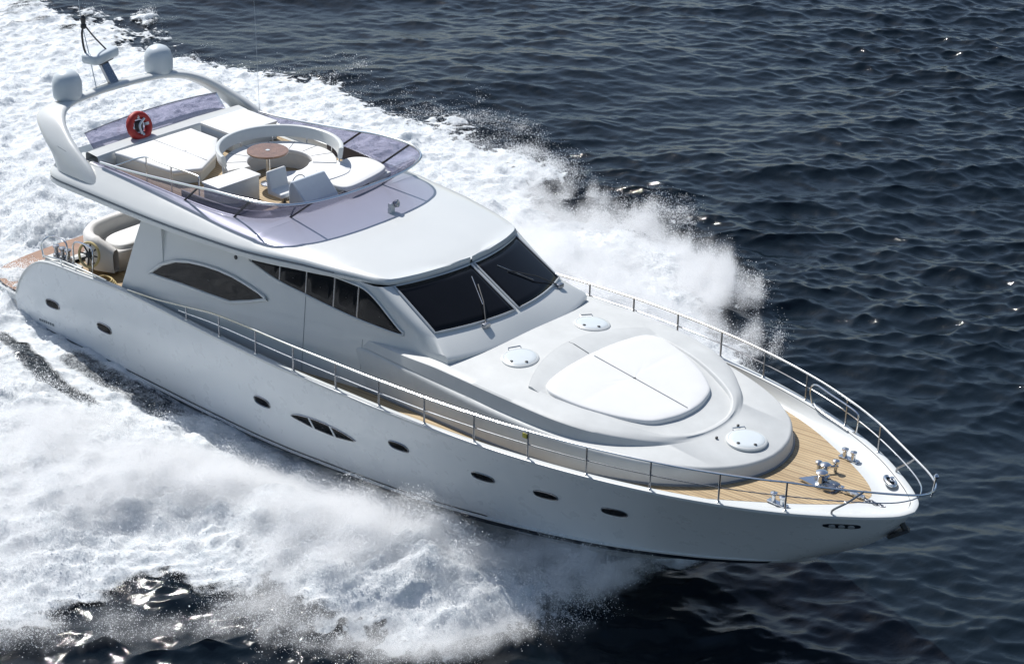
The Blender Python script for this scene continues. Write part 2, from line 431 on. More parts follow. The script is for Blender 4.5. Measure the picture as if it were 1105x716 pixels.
# ---- coachroof (foredeck trunk)
ledge_half = [(9.4, 2.25), (10.8, 2.40), (12, 2.46), (13, 2.54), (14.5, 2.64), (15.9, 2.68), (17.3, 2.6), (18.3, 2.4), (19.3, 2.04), (20, 1.6), (20.35, 1.25), (20.62, .8), (20.76, .35), (20.8, 0)]
tier_half = [(9.4, 2.05), (10.8, 2.27), (12, 2.39), (13, 2.46), (14.5, 2.52), (15.8, 2.54), (17.2, 2.43), (18.1, 2.1), (18.82, 1.52), (19.2, .95), (19.36, .5), (19.41, .2), (19.42, 0)]
rec_half = [(9.4, 1.5), (10.8, 1.7), (13, 1.75), (15.3, 1.8), (15.9, 1.88), (16.6, 1.88), (17.5, 1.72), (18.3, 1.46), (18.85, 1.18), (19.15, .8), (19.28, .45), (19.31, .2), (19.32, 0)]
ledge_z = pchip([10, 13, 15, 17.5, 19.3, 20.3, 20.8], [3.48, 3.56, 3.56, 3.53, 3.52, 3.5, 3.47])
top_z = pchip([10, 12, 13, 14, 15.2, 17.2, 18.2, 18.9, 19.4, 19.7], [3.62, 3.74, 3.8, 3.87, 3.88, 3.81, 3.71, 3.6, 3.525, 3.5])
floor_z = pchip([15.4, 16, 17.5, 18.7, 19.4], [3.94, 3.91, 3.795, 3.60, 3.525])
crown = lambda x, y: .17*np.clip(1-(y/2.3)**2, 0, 1)*np.clip((19.8-x)/3.5, 0, 1)
def ss_(a, b, x):
    t = np.clip((x-a)/(b-a), 0, 1); return t*t*(3-2*t)
def build_trunk():
    N = 130; L = full(ledge_half, N); Tt = full(tier_half, N)
    rows = []
    rows.append(np.column_stack([offset(L, -.03), deck_z(L[:, 0])-.03]))
    rows.append(np.column_stack([offset(L, -.03), deck_z(L[:, 0])+.05]))
    lz = ledge_z(L[:, 0])
    for d, dz in ((-.0, -.10), (.012, -.05), (.035, -.018), (.07, 0)):
        rows.append(np.column_stack([offset(L, d), lz+dz]))
    low2 = offset(L, .12); low2 = np.column_stack([low2, ledge_z(low2[:, 0])+.004])
    tb = offset(Tt, -.05); low = np.column_stack([tb, ledge_z(tb[:, 0])+.006]); rows.append(low)
    up = np.column_stack([Tt, np.maximum(top_z(Tt[:, 0]), ledge_z(Tt[:, 0])+.014)])
    for k in (.06, .84, .95):
        q = low*(1-k)+up*k; rows.append(q)
    a = offset(Tt, .03); rows.append(np.column_stack([a, np.maximum(top_z(a[:, 0]), ledge_z(a[:, 0])+.014)+.012]))
    R = full(rec_half, N)
    def tz_(x, y): return np.maximum(top_z(x), ledge_z(x)+.014)+.012+crown(x, y)-crown(x, 2.45)
    for k in (.3, .6, .85): 
        q = a*(1-k)+R*k; rows.append(np.column_stack([q, tz_(q[:, 0], q[:, 1])]))
    dep = ss_(0, .25, R[:, 0]-15.46-.76*(R[:, 1]/1.93)**2)
    def well(q, f):
        zt = tz_(q[:, 0], q[:, 1]); return np.column_stack([q, zt*(1-f)+np.minimum(floor_z(q[:, 0]), zt-.004)*f])
    rows.append(well(R, 0*dep)); rows.append(well(offset(R, .012), .06*dep)); rows.append(well(offset(R, .03), .25*dep)); rows.append(well(offset(R, .05), .95*dep)); rows.append(well(offset(R, .08), dep))
    b = offset(R, .08)
    for k in (.8, .6, .4, .2, 0):
        q = b*[1, k]; rows.append(well(q, ss_(0, .25, q[:, 0]-15.46-.76*(q[:, 1]/1.93)**2)))
    mb = MB().grid(rows); return mb.build('coachroof', 'deckwhite', yacht, ang=40)
trunk = build_trunk()
def trunk_z(x, y):
    return np.maximum(top_z(x), ledge_z(x)+.014)+.012+np.where(np.asarray(x) < 19.4, crown(x, y)-crown(x, 2.45), 0)
# dark grey strip where the coachroof meets the deck
L = full(ledge_half, 130)
MB().tube(np.column_stack([offset(L, -.04), deck_z(L[:, 0])+.02]), .03, 6).build('base_strip', 'greyline', trunk)

def rim_loft(half, N, zf, prof):
    """raised moulding: prof = list of (inset, dz)"""
    O = full(half, N); rows = []
    for d, dz in prof:
        q = offset(O, d); rows.append(np.column_stack([q, zf(q[:, 0], q[:, 1])+dz]))
    return rows
# sloping headrest band behind the pad (aft end of the surround)
yy = np.linspace(-1.93, 1.93, 41)
def arc(xc, sag): return xc+sag*(yy/1.93)**2
rows = []
for xc, sag, dz in ((15.36, .6, -.12), (15.37, .6, .05), (15.41, .58, .045), (15.5, .55, .05), (15.98, .4, -.03), (16.02, .4, -.15)):
    x = arc(xc, sag); rows.append(np.column_stack([x, yy*1.0, trunk_z(x, yy)+dz]))
mb = MB().grid(rows); n = len(rows[0]); mb.f.append(tuple(k*n for k in range(len(rows)))); mb.f.append(tuple(k*n+n-1 for k in range(len(rows))))
hr = mb.build('headrest', 'deckwhite', trunk, ang=40)
MB().tube([(x, 0.0, float(trunk_z(x, 0))+dz) for x, dz in ((15.4, .048), (15.55, .052), (15.95, -.015))], .008, 6).build('headrest_seam', 'greyline', hr)

pad_half = [(15.98, 0), (16.02, .8), (16.14, 1.5), (16.32, 1.75), (16.65, 1.8), (17.2, 1.69), (17.8, 1.45), (18.2, 1.2), (18.46, .95), (18.6, .6), (18.67, .3), (18.69, 0)]
h = spline(pad_half, 60); O = np.concatenate([h*[1, -1], h[::-1][1:-1]])
# the pad: outline shrinks inward over a rounded edge; quilted by a fore-and-aft and a cross seam
c0 = np.array([17.2, 0.]); rows = []
for k, dz in ((.99, -.06), (1.0, .0), (1.0, .125), (.994, .148), (.982, .16), (.955, .168), (.85, .17), (.7, .172), (.5, .172), (.3, .172), (.15, .172), (.02, .172)):
    q = c0+(O-c0)*k
    z = trunk_z(q[:, 0], q[:, 1])*.0+np.interp(q[:, 0], [15.9, 18.75], [3.885, 3.52])-.0+.02*np.clip(1-(q[:, 1]/1.8)**2, 0, 1)+dz-.015
    if dz > .16:
        z = z-.014*np.exp(-(q[:, 1]/.022)**2)-.006*np.exp(-((q[:, 0]-17.1)/.03)**2)
    rows.append(np.column_stack([q, z]))
pad = MB().grid(rows, close_u=True)
foredeck_pad = rest('sun_pad', pad, 'cushion', (17.2, 0, 3.8), 'big white sun pad lying on the foredeck in front of the windscreen', 'sun pad', ang=60)
sm = MB()
sm.tube([(x-17.2, 0, float(np.interp(x, [15.9, 18.75], [3.885, 3.52]))+.172-3.8+.003) for x in np.linspace(16.1, 18.6, 20)], .007, 6).build('pad_seam', 'greyline', foredeck_pad)

def hatch(x, y, r=.35):
    e = .02; z = float(trunk_z(x, y)) ; nx = -(float(trunk_z(x+e, y))-float(trunk_z(x-e, y)))/(2*e); ny = -(float(trunk_z(x, y+e))-float(trunk_z(x, y-e)))/(2*e)
    n = Vector((nx, ny, 1)).normalized(); c = Vector((x, y, z))
    o = MB().lathe([(r+.05, -.03), (r+.05, .012), (r+.03, .03), (r-.0, .036), (r-.005, .03)], c, n, 40).build('deck_hatch', 'gel', trunk, ang=40)
    MB().lathe([(r-.004, .0), (r-.006, .036), (r-.03, .048), (r-.1, .056), (.001, .06)], c, n, 40).build('hatch_lid', 'hatch', o, ang=50)
    for a in (-.35, -1.55):
        d = Vector((math.cos(a), math.sin(a), 0)); d = (d-n*d.dot(n)).normalized()
        MB().lathe([(.035, .045), (.035, .064), (.02, .07), (.001, .07)], c+d*(r-.07), n, 12).build('hatch_latch', 'rubber', o)
    d = Vector((math.cos(2.6), math.sin(2.6), 0)); d = (d-n*d.dot(n)).normalized(); t = n.cross(d)
    MB().tube([c+d*(r+.02)-t*.14+n*.03, c+d*(r+.07)-t*.13+n*.05, c+d*(r+.07)+t*.13+n*.05, c+d*(r+.02)+t*.14+n*.03], .014, 6).build('hatch_hinge', 'steel', o)
hatch(15.06, -1.17); hatch(15.06, 1.17); hatch(20.1, 0, .37)
for y in (-.36, .36):
    MB().lathe([(.03, -.01), (.03, .02), (.001, .03)], (19.62, y, float(trunk_z(19.62, y))+.0), (0, 0, 1), 12).build('deck_stud', 'rubber', trunk)

# ---- deckhouse
house_y = pchip([3, 4, 8, 10, 12, 13.4], [2.76, 2.76, 2.72, 2.6, 2.42, 2.26])
def hs(x, z): return house_y(x)-.1*np.maximum(np.asarray(z, float)-3.0, -.4)
xa_f = pchip([2.0, 2.55, 3.1, 3.67, 4.26, 4.9], [3.7, 3.8, 3.99, 4.18, 4.4, 4.62])
def ws_low(y): return np.stack([13.98-.56*(y/2.05)**2, y, 4.34-.07*(y/2.05)**2], -1)
def ws_up(y): return np.stack([12.54-.49*(y/1.99)**2, y, 5.05-.07*(y/1.99)**2], -1)
def build_house():
    def outline(z, xc, front):
        xa = float(xa_f(z)); s = np.linspace(xa, xc, 44); side = np.column_stack([s, hs(s, z), np.full(44, z)])
        fr = front  # from corner to nose, y decreasing
        a, b = side[-1], fr[0]; t = np.linspace(0, 1, 8)[1:-1, None]
        ctrl = np.array([a[0]+.55*(b[0]-a[0])+.08, a[1]+.12*(b[1]-a[1]), (a[2]+b[2])/2])
        pil = a*(1-t)**2+2*ctrl*t*(1-t)+b*t**2
        h = np.concatenate([side, pil, fr]); s_ = h*[1, -1, 1]
        return np.concatenate([s_, h[::-1][1:]])
    y2 = np.linspace(2.05, 0, 18); y3 = np.linspace(1.99, 0, 18)
    brow = lambda z, dx: np.stack([14.42+dx-.42*(y2/2.05)**2.6, y2*1.10, np.full(18, z)], -1)
    rows = [outline(2.05, 12.9, brow(2.05, .0)), outline(2.6, 12.9, brow(2.6, 0)), outline(3.4, 12.9, brow(3.4, 0)), outline(3.88, 12.95, brow(4.0, 0)-[[0, 0, 0]])]
    rows.append(outline(4.0, 12.95, brow(4.06, -.06)))
    rows.append(outline(4.24, 12.88, ws_low(y2)+[[.06, 0, -.035]]))
    rows.append(outline(4.3, 12.82, ws_low(y2)))
    a = outline(4.98, 11.75, ws_up(y3)); b = rows[-1]
    for k in (.33, .66): 
        q = b*(1-k)+a*k; m = 44
        for sl_, sg in ((slice(0, m), -1), (slice(-m, None), 1)): q[sl_, 1] = sg*hs(q[sl_, 0], q[sl_, 2])
        rows.append(q)
    rows.append(a)
    mb = MB().grid(rows)
    # aft bulkhead, recessed
    ya = 2.7
    mb.grid([[(5.3, y, z) for y in np.linspace(-2.7, 2.7, 5)] for z in (2.0, 4.9)])
    return mb.build('deckhouse', 'gel', yacht, ang=32)
house = build_house()
for sg in (1, -1):   # inside skin of the wing beside the cockpit
    mb = MB()
    zz = np.linspace(2.05, 4.8, 12)
    mb.grid([[(float(xa_f(z)), -sg*float(hs(xa_f(z), z)), z) for z in zz], [(float(xa_f(z))+.02, -sg*(float(hs(xa_f(z), z))-.09), z) for z in zz], [(5.3, -sg*(float(hs(5.3, z))-.09), z) for z in zz]])
    mb.build('wing_lining', 'gel', house)
mb = MB(); mb.box((5.27, 0, 3.3), (.03, 1.7, 1.1), bev=.02); mb.build('saloon_door', 'glass', house)

def side_panel(name, m, poly, sg, parent, off=.016, frame=None, fr=.025):
    """pane following the house side; poly in (x,z)"""
    P = np.array(poly); c = P.mean(0); mb = MB()
    rows = []
    for k, o in ((1, -.02), (1, off), (.93, off+.004), (.6, off+.004), (.3, off+.004), (.02, off+.004)):
        q = c+(P-c)*k; rows.append(np.column_stack([q[:, 0], -sg*(hs(q[:, 0], q[:, 1])+o), q[:, 1]]))
    mb.grid(rows, close_u=True); o = mb.build(name, m, parent, ang=30)
    if frame:
        q = P; MB().tube(np.column_stack([q[:, 0], -sg*(hs(q[:, 0], q[:, 1])+off), q[:, 1]]), fr, 6, closed=True).build('window_frame', frame, o)
    return o
archw = [(4.81, 3.25), (5.26, 3.6), (5.74, 3.83), (6.22, 3.95), (6.73, 4.02), (7.23, 4.05), (7.7, 4.04), (8.19, 3.98), (8.55, 3.91), (8.81, 3.82), (8.3, 3.62), (7.64, 3.4), (6.95, 3.36), (5.99, 3.32), (5.18, 3.26)]
def dens(poly, n=6):
    out = []
    for i in range(len(poly)):
        a, b = np.array(poly[i]), np.array(poly[(i+1) % len(poly)])
        out += [tuple(a*(1-t)+b*t) for t in np.linspace(0, 1, n, endpoint=False)]
    return out
win_top = pchip([8.24, 9.15, 9.94, 10.76, 11.42, 12.66], [4.60, 4.70, 4.81, 4.88, 4.86, 4.16])
win_bot = pchip([8.24, 9.17, 9.95, 10.76, 11.43, 12.5, 12.66], [4.57, 4.36, 4.28, 4.2, 4.15, 4.12, 4.13])
for sg in (1, -1):
    side_panel('arched_window', 'glass', dens(archw, 4), sg, house, frame='gel', fr=.042)
    seg = [8.26, 9.15, 9.94, 10.75, 11.42, 12.64]
    for a, b in zip(seg[:-1], seg[1:]):
        xx = np.linspace(a+.02, b-.02, 10)
        pl = [(x, float(win_top(x))) for x in xx]+[(x, float(win_bot(x))) for x in xx[::-1]]
        side_panel('side_window', 'glass', pl, sg, house, off=.014)
    xx = np.concatenate([np.linspace(8.2, 11.3, 24), np.linspace(11.3, 12.68, 24)])
    loop = [(x, float(win_top(x))+.02) for x in xx]+[(x, float(win_bot(x))-.02) for x in xx[::-1]]
    q = np.array(loop); MB().tube(np.column_stack([q[:, 0], -sg*(hs(q[:, 0], q[:, 1])+.016), q[:, 1]]), .024, 6, closed=True).build('window_frame', 'gel', house)
    for x in seg[1:-1]:
        za, zb = float(win_top(x)), float(win_bot(x))
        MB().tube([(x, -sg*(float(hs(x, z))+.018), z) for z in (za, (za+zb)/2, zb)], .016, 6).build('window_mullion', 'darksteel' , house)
    # panel joint in the house side, small round fitting under the roof
    MB().tube([(9.93, -sg*(float(hs(9.93, z))+.001), z) for z in np.linspace(4.26, 2.4, 12)], .007, 5).build('panel_joint', 'greyline', house)
    MB().tube([(11.6, -sg*(float(hs(11.6, z))+.001), z) for z in np.linspace(3.7, 3.0, 8)], .005, 5).build('panel_joint', 'greyline', house)
    MB().lathe([(.05, -.02), (.05, .015), (.02, .02), (.001, .02)], (7.75, -sg*float(hs(7.75, 4.5)), 4.5), (0, -sg, 0), 14).build('deck_light', 'rubber', house)
    # moulded crease that runs along the house above the side deck
    cz = pchip([10.2, 12, 13, 14, 15.5], [3.66, 3.74, 3.8, 3.86, 3.85])

def ws_point(y, k, off): 
    a, b = ws_low(np.asarray(y, float)), ws_up(np.asarray(y, float)*1.99/2.05); q = a+(b-a)*k
    return q+np.array([.44, 0, .9])*off
for y0, y1 in ((-2.0, -.055), (.055, 2.0)):
    ys = np.linspace(y0, y1, 16)
    loop = [ws_point(y, .05, 0) for y in ys]+[ws_point(y1, k, 0) for k in np.linspace(.05, .972, 8)[1:-1]]+[ws_point(y, .972, 0) for y in ys[::-1]]+[ws_point(y0, k, 0) for k in np.linspace(.972, .05, 8)[1:-1]]
    g = MB()
    for kk in np.linspace(.05, .972, 8)[:-1]:
        k2 = kk+(.972-.05)/7
        g.grid([[ws_point(y, kk, .02) for y in ys], [ws_point(y, k2, .02) for y in ys]])
    gl = g.build('windscreen_pane', 'glass', house, ang=60, solid=.012)
    MB().tube([Vector(p)+Vector((.44, 0, .9))*.02 for p in loop], .026, 6, closed=True).build('windscreen_frame', 'silver', gl)
def wiper(yb, dx):
    b = Vector(ws_point(yb, -.03, .04)); tip = Vector(ws_point(yb+dx, .62, .05)); el = Vector(ws_point(yb+dx*.5, .3, .12))
    o = MB().box(b, (.06, .09, .05)).build('windscreen_wiper', 'darksteel', house)
    MB().tube([b, el, tip], .014, 6).build('wiper_arm', 'rubber', o)
    t1 = Vector(ws_point(yb+dx*.55-.02, .3, .035)); t2 = Vector(ws_point(yb+dx*1.1-.02, .78, .035))
    MB().tube([t1, t2], .012, 6).build('wiper_blade', 'darksteel', o)
wiper(-.98, .62); wiper(1.72, -1.05)

# ---- flybridge overhang and roof
w_f = pchip([1.15, 1.2, 1.35, 1.6, 2.0, 5, 8, 10, 11.3, 12.05, 12.25, 12.4, 12.5, 12.55], [2.35, 2.6, 2.85, 2.98, 3.03, 3.03, 2.95, 2.62, 2.33, 2.04, 1.66, 1.2, .66, .05])
zl_f = pchip([1.15, 5, 8, 10, 11.3, 12.05, 12.55], [4.66, 4.68, 4.77, 4.86, 4.95, 4.99, 5.05])
zc_f = pchip([1.15, 1.8, 2.6, 8.0, 8.4, 10, 11.2, 12.0, 12.4, 12.55], [4.95, 5.06, 5.12, 5.25, 5.31, 5.30, 5.24, 5.17, 5.11, 5.09])
FL = 5.125
coam_y = pchip([1.0, 2.5, 5.5, 6.6, 7.4, 7.9, 8.2, 8.38, 8.46, 8.48, 8.5, 13], [2.5, 2.5, 2.47, 2.44, 2.32, 2.06, 1.66, 1.1, .5, .05, .02, .02])
def over_section(x):
    w, zl, zc = float(w_f(x)), float(zl_f(x)), float(zc_f(x)); k = min(1, w/1.0); g = 1 if x < 11.2 else max(0, 1-(x-11.2)/.8)
    th = (.24 if x < 10 else .24-.14*min(1, (x-10)/2))
    ze = zl+th
    yi = min(w-.5*k, 2.52); cyy = float(coam_y(x)); zi = 5.3 if x < 8.6 else zc-.04*k
    zi = max(zi-(2.4-x)*.12 if x < 2.4 else zi, ze+.05)
    low = [(0, zl+.09), (w-.3*k, zl+.06), (w-.07*k, zl+.005), (w-.015*k, zl+.02), (w, zl+.06), (w, zl+th*.58), (w-.028*k*g, zl+th*.62), (w-.028*k*g, zl+th*.74), (w-.002*k, zl+th*.8), (w-.012*k, ze), (w-.06*k, ze+.045*k), (w-.5*k*.5, ze+.045*k+(zi-ze-.045*k)*.55), (yi, zi)]
    if x < 8.485: top = [(min(yi-.01, cyy+.03), 5.31 if x > 2.4 else zi), (min(yi-.02, cyy), 5.3 if x > 2.4 else zi), (max(min(yi-.04, cyy-.03), 0), FL-.005 if x > 2.4 else zi), (0, FL-.005 if x > 2.4 else zi)]
    else: top = [(yi*.75, zc-.012), (yi*.5, zc-.004), (yi*.25, zc), (0, zc)]
    hf = low+top
    hf = [(max(0, y), z) for y, z in hf]
    return [(x, -y, z) for y, z in hf]+[(x, y, z) for y, z in hf[::-1][1:-1]]
def build_over():
    X = np.concatenate([[1.15, 1.2, 1.27, 1.35, 1.45, 1.6, 1.8], [2.0, 2.38, 2.42], np.linspace(2.6, 7.8, 24), [8, 8.1, 8.2, 8.27, 8.33, 8.38, 8.42, 8.45, 8.47, 8.484, 8.486], np.linspace(8.6, 11.8, 24), [11.95, 12.05, 12.15, 12.25, 12.33, 12.4, 12.45, 12.5, 12.53, 12.55]])
    mb = MB(); rows = [over_section(x) for x in X]; mb.grid(rows, close_u=True)
    n = len(rows[0]); mb.f.append(tuple(range(n))); mb.f.append(tuple((len(rows)-1)*n+k for k in reversed(range(n))))
    return mb.build('flybridge', 'gel', yacht, ang=42)
fly = build_over()

for sg in (1, -1):   # dark strip in the fascia groove, its shade put in as colour
    xx = np.linspace(1.5, 10.8, 60); ww = w_f(xx); zl = zl_f(xx); th = np.where(xx < 10, .24, .24-.14*np.clip((xx-10)/2, 0, 1))
    MB().grid([np.column_stack([xx, sg*(ww-.024), zl+th*.61]), np.column_stack([xx, sg*(ww-.004), zl+th*.63]), np.column_stack([xx, sg*(ww-.004), zl+th*.74]), np.column_stack([xx, sg*(ww-.024), zl+th*.76])]).build('groove_shade', 'greyline', fly)
coam_half = [(2.5, 2.5), (4, 2.48), (5.5, 2.47), (6.6, 2.44), (7.4, 2.32), (7.9, 2.06), (8.2, 1.66), (8.38, 1.1), (8.46, .5), (8.48, 0)]
rim_half = [(2.9, 2.5, 5.43), (4, 2.51, 5.52), (6, 2.55, 5.76), (7, 2.57, 5.9), (7.9, 2.54, 5.97), (8.5, 2.42, 5.99), (8.98, 2.1, 5.99), (9.26, 1.55, 5.985), (9.4, .8, 5.98), (9.43, 0, 5.98)]
def fullz(half, n):
    h = spline(half, n); s = h*[1, -1, 1]; return np.concatenate([s, h[::-1][1:]])
def build_coaming():
    O = full(coam_half, 70); ct = lambda q: np.interp(q[:, 0], [2.5, 6, 8.5], [5.33, 5.315, 5.31])
    rows = []
    for d, z in ((-.05, -.06), (-.03, -.02), (-.01, -.004), (.02, 0), (.10, 0), (.13, -.02), (.15, -.26)):
        q = offset(O, d); rows.append(np.column_stack([q, ct(q)+z]))
    mb = MB().grid(rows); n = len(rows[0]); mb.f.append(tuple(k*n for k in range(len(rows)))); mb.f.append(tuple(k*n+n-1 for k in range(len(rows))))
    return mb.build('coaming', 'gel', fly, ang=45)
build_coaming()
CO = full(coam_half, 70); CO = np.column_stack([offset(CO, .03), np.interp(CO[:, 0], [2.5, 6, 8.5], [5.32, 5.27, 5.26])])
RO = fullz(rim_half, 70)
gl = MB().grid([CO*(1-k)+RO*k+np.array([0, 0, 0]) for k in np.linspace(0, 1, 6)]).build('wind_deflector', 'purple', fly, ang=60, solid=.01)
MB().tube(RO, .03, 8).build('deflector_rim', 'steel', gl)
for i in (30, 44, 56, 139-1-30, 139-1-44, 139-1-56):
    a, b = CO[i], RO[i]
    MB().tube([a*(1-k)+b*k+np.array([0, 0, -.0]) for k in np.linspace(-.05, 1, 5)], .026, 6).build('deflector_post', 'rubber', gl)
for sg in (1, -1):
    MB().tube([CO[i if sg > 0 else -1-i]+np.array([0, sg*.045, .035]) for i in range(4, 56, 3)], .022, 6).build('grab_rail', 'darksteel', fly)
# dark liner added inside the front screen so its lower half looks dark
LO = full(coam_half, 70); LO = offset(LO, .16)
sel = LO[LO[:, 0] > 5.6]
MB().grid([np.column_stack([sel, np.full(len(sel), z)]) for z in (FL, 5.44)]+[np.column_stack([offset(sel, .03), np.full(len(sel), z)]) for z in (5.45, FL)]).build('darkening_liner', 'liner', fly, ang=40)
# horn on the roof in front of the deflector
h_ = MB().box((9.72, .38, 5.36), (.06, .08, .07), bev=.02).build('searchlight', 'gel', fly)
MB().lathe([(.02, 0), (.05, .02), (.085, .1), (.09, .14), (.07, .15), (.001, .13)], (9.72, .42, 5.5), (.8, .3, .2), 18).build('light_housing', 'darksteel', h_)
MB().box((9.72, .42, 5.47), (.07, .1, .06), bev=.02).build('light_bracket', 'gel', h_)

# ---- flybridge fittings
mb = MB(); mb.grid([[(x, y, FL+.006) for x in np.linspace(2.6, 8.1, 12)] for y in np.linspace(-2.2, 2.2, 8)])
mb.build('flybridge_floor', 'teak', fly)
# stair well with teak steps on the starboard side
mb = MB(); mb.grid([[(x, y, FL+.012) for x in np.linspace(4.3, 6.0, 6)] for y in np.linspace(-2.28, -1.75, 4)])
mb.build('stair_hatch', 'teak', fly)

def arc_band(c, r0, r1, z0, z1, a0, a1, n=48, bev=.04, tilt=0):
    mb = MB(); rows = []
    for a in np.linspace(a0, a1, n):
        d = np.array([math.cos(a), math.sin(a)])
        prof = [(r0, z0), (r0, z1-bev), (r0+bev*.3, z1-bev*.3), (r0+bev, z1), (r1-bev, z1), (r1-bev*.3, z1-bev*.3), (r1, z1-bev), (r1, z0)]
        rows.append([(c[0]+d[0]*(r+tilt*(z-z0)), c[1]+d[1]*(r+tilt*(z-z0)), z) for r, z in prof])
    mb.grid(rows, close_u=True); n8 = 8
    mb.f.append(tuple(range(8))); mb.f.append(tuple((n-1)*8+k for k in reversed(range(8))))
    return mb
SC = (6.12, .28); A0, A1 = math.radians(254), math.radians(40)
sofa = arc_band(SC, .78, 1.36, FL, 5.5, A0, A1).build('curved_sofa', 'gel', fly, ang=40)
arc_band(SC, .76, 1.34, 5.5, 5.6, A0, A1, bev=.03).build('sofa_cushion', 'cushion', sofa, ang=50)
arc_band(SC, 1.36, 1.47, 5.70, 5.97, A0, A1, bev=.03, tilt=.15).build('sofa_backrest', 'gel', sofa, ang=50)
for a in np.radians([250, 215, 180, 145, 110, 75, 45]):
    d = Vector((math.cos(a), math.sin(a), 0)); c = Vector((SC[0], SC[1], 0))
    MB().tube([c+d*1.38+Vector((0, 0, 5.4)), c+d*1.4+Vector((0, 0, 5.75))], .018, 6).build('backrest_bracket', 'steel', sofa)
for a in np.radians([232, 205, 178, 150, 122, 95, 68]):
    d = Vector((math.cos(a), math.sin(a), 0)); c = Vector((SC[0], SC[1], 5.602))
    MB().tube([c+d*.79, c+d*1.05+Vector((0, 0, .001)), c+d*1.31], .007, 5).build('cushion_seam', 'greyline', sofa)
# S-shaped lounge in front of the table
lo = spline([(6.62, -.22), (6.83, .2), (6.75, .55), (6.6, .85), (6.85, 1.25), (7.3, 1.35), (7.75, 1.0), (7.78, .3), (7.6, -.2), (7.1, -.45)], 60, closed=True)
c0 = lo.mean(0); rows = [with_z(c0+(lo-c0)*k, z) for k, z in ((1, FL), (1, 5.46), (1.0, 5.5), (.985, 5.55), (.95, 5.575), (.6, 5.58), (.02, 5.58))]
MB().grid(rows, close_u=True).build('lounge_seat', 'cushion', sofa, ang=40)
# round wooden table on a steel pedestal
tb = MB().lathe([(.001, 5.92), (.46, 5.92), (.49, 5.935), (.49, 5.965), (.475, 5.975), (.001, 5.975)], (6.15, -.12, 0), n=48).build('round_table', 'wood', fly, ang=30)
MB().lathe([(.2, FL), (.19, FL+.03), (.06, FL+.06), (.055, 5.9), (.14, 5.925)], (6.15, -.12, 0), n=20).build('pedestal', 'steel', tb)
MB().lathe([(.05, 5.976), (.05, 5.984), (.001, 5.985)], (6.15, -.12, 0), n=16).build('table_inlay', 'hatch', tb)
# bar cabinet
bar = MB().box((6.46, -1.52, 5.42), (.28, .62, .295), bev=.03).build('bar_cabinet', 'gel', fly, ang=40)
MB().box((6.46, -1.52, 5.735), (.30, .64, .025), bev=.012).build('bar_top', 'cushion', bar)
# helm console under a cover and the helm seat
hc = MB()
prof = [(7.72, FL), (7.72, 5.72), (7.78, 5.86), (7.86, 5.89), (8.28, 5.5), (8.34, 5.42), (8.36, FL)]
hc.poly([(x, -.92, z) for x, z in prof], (0, 1.0, 0))
helm = hc.build('helm_console', 'shade_grey', fly, ang=30, bevel=.03)
st = MB(); prof = [(7.15, 5.42), (7.1, 5.95), (7.18, 5.98), (7.28, 5.55), (7.62, 5.52), (7.64, 5.42)]
st.poly([(x, -1.05, z) for x, z in prof], (0, .55, 0)); hseat = st.build('helm_seat', 'cushion', fly, ang=30, bevel=.03)
MB().lathe([(.16, FL), (.15, FL+.03), (.06, FL+.06), (.06, 5.43)], (7.4, -.78, 0), n=16).build('seat_pedestal', 'darksteel', hseat)
MB().tube([(7.68+.03*math.cos(a), -.55+.18*math.cos(a)*1.0, 5.72+.18*math.sin(a)) for a in np.linspace(0, 2*math.pi, 24, endpoint=False)], .012, 6, closed=True).build('steering_wheel', 'darksteel', helm)

MB().box((7.715, -.42, 5.64), (.012, .34, .07), bev=.008).build('instrument_panel', 'rubber', helm)
for y in (-.1, -.02): MB().tube([(7.7, y, 5.62), (7.62, y, 5.76)], .012, 6).build('throttle_lever', 'steel', helm)
def slab(pts, z0, z1, bev=.04, n=80, sharp=False):
    P = np.array(dens(pts, 10) if sharp else spline(pts, n, closed=True)); c0 = P.mean(0); s = max(np.ptp(P[:, 0]), np.ptp(P[:, 1]))/2
    b = bev/s
    return MB().grid([with_z(c0+(P-c0)*k, z) for k, z in ((1-b*.6, z0), (1, z0+bev*.6), (1, z1-bev), (1-b*.4, z1-bev*.35), (1-b*1.2, z1), (.6, z1+.006), (.3, z1+.008), (.02, z1+.008))], close_u=True)
# white sun pads on the flybridge
MB().poly([(6.95, 1.25, FL), (8.15, 1.95, FL), (8.25, .35, FL), (7.8, .3, FL)][::1], (0, 0, .3)).build('pad_base', 'gel', fly)
rest('sun_pad', slab([(7.0, 1.5), (7.25, 1.98), (7.9, 1.95), (8.15, 1.7), (8.3, 1.1), (8.35, .35), (7.85, .25), (7.5, .6)], 5.42, 5.55), 'cushion', (7.8, 1.1, 5.42), 'white cushion on the flybridge beside the covered helm console', 'sun pad', ang=50)
MB().poly([(2.72, -1.9, FL), (2.72, .42, FL), (3.7, .42, FL), (4.45, -.3, FL), (4.95, -1.15, FL), (4.6, -1.72, FL)][::-1], (0, 0, .25)).build('sunbed_base', 'gel', fly)
aftpad = rest('sun_pad', slab([(2.7, -1.92), (2.7, .45), (3.7, .45), (4.5, -.3), (5.0, -1.15), (4.65, -1.75)], 5.37, 5.49, sharp=True), 'cushion', (3.6, -.8, 5.37), 'white sunbathing mattress at the aft end of the flybridge by the life ring', 'sun pad', ang=50)
MB().tube([(x-3.6, -.75+.8, 5.495-5.37+.004) for x in np.linspace(2.75, 4.7, 5)], .006, 5).build('pad_seam', 'greyline', aftpad)
lb = MB().box((3.45, 1.35, 5.34), (.62, .72, .21), bev=.03).build('port_locker', 'shade_grey', fly)
MB().box((3.45, 1.35, 5.58), (.63, .73, .035), bev=.02).build('locker_lid', 'cushion', lb)
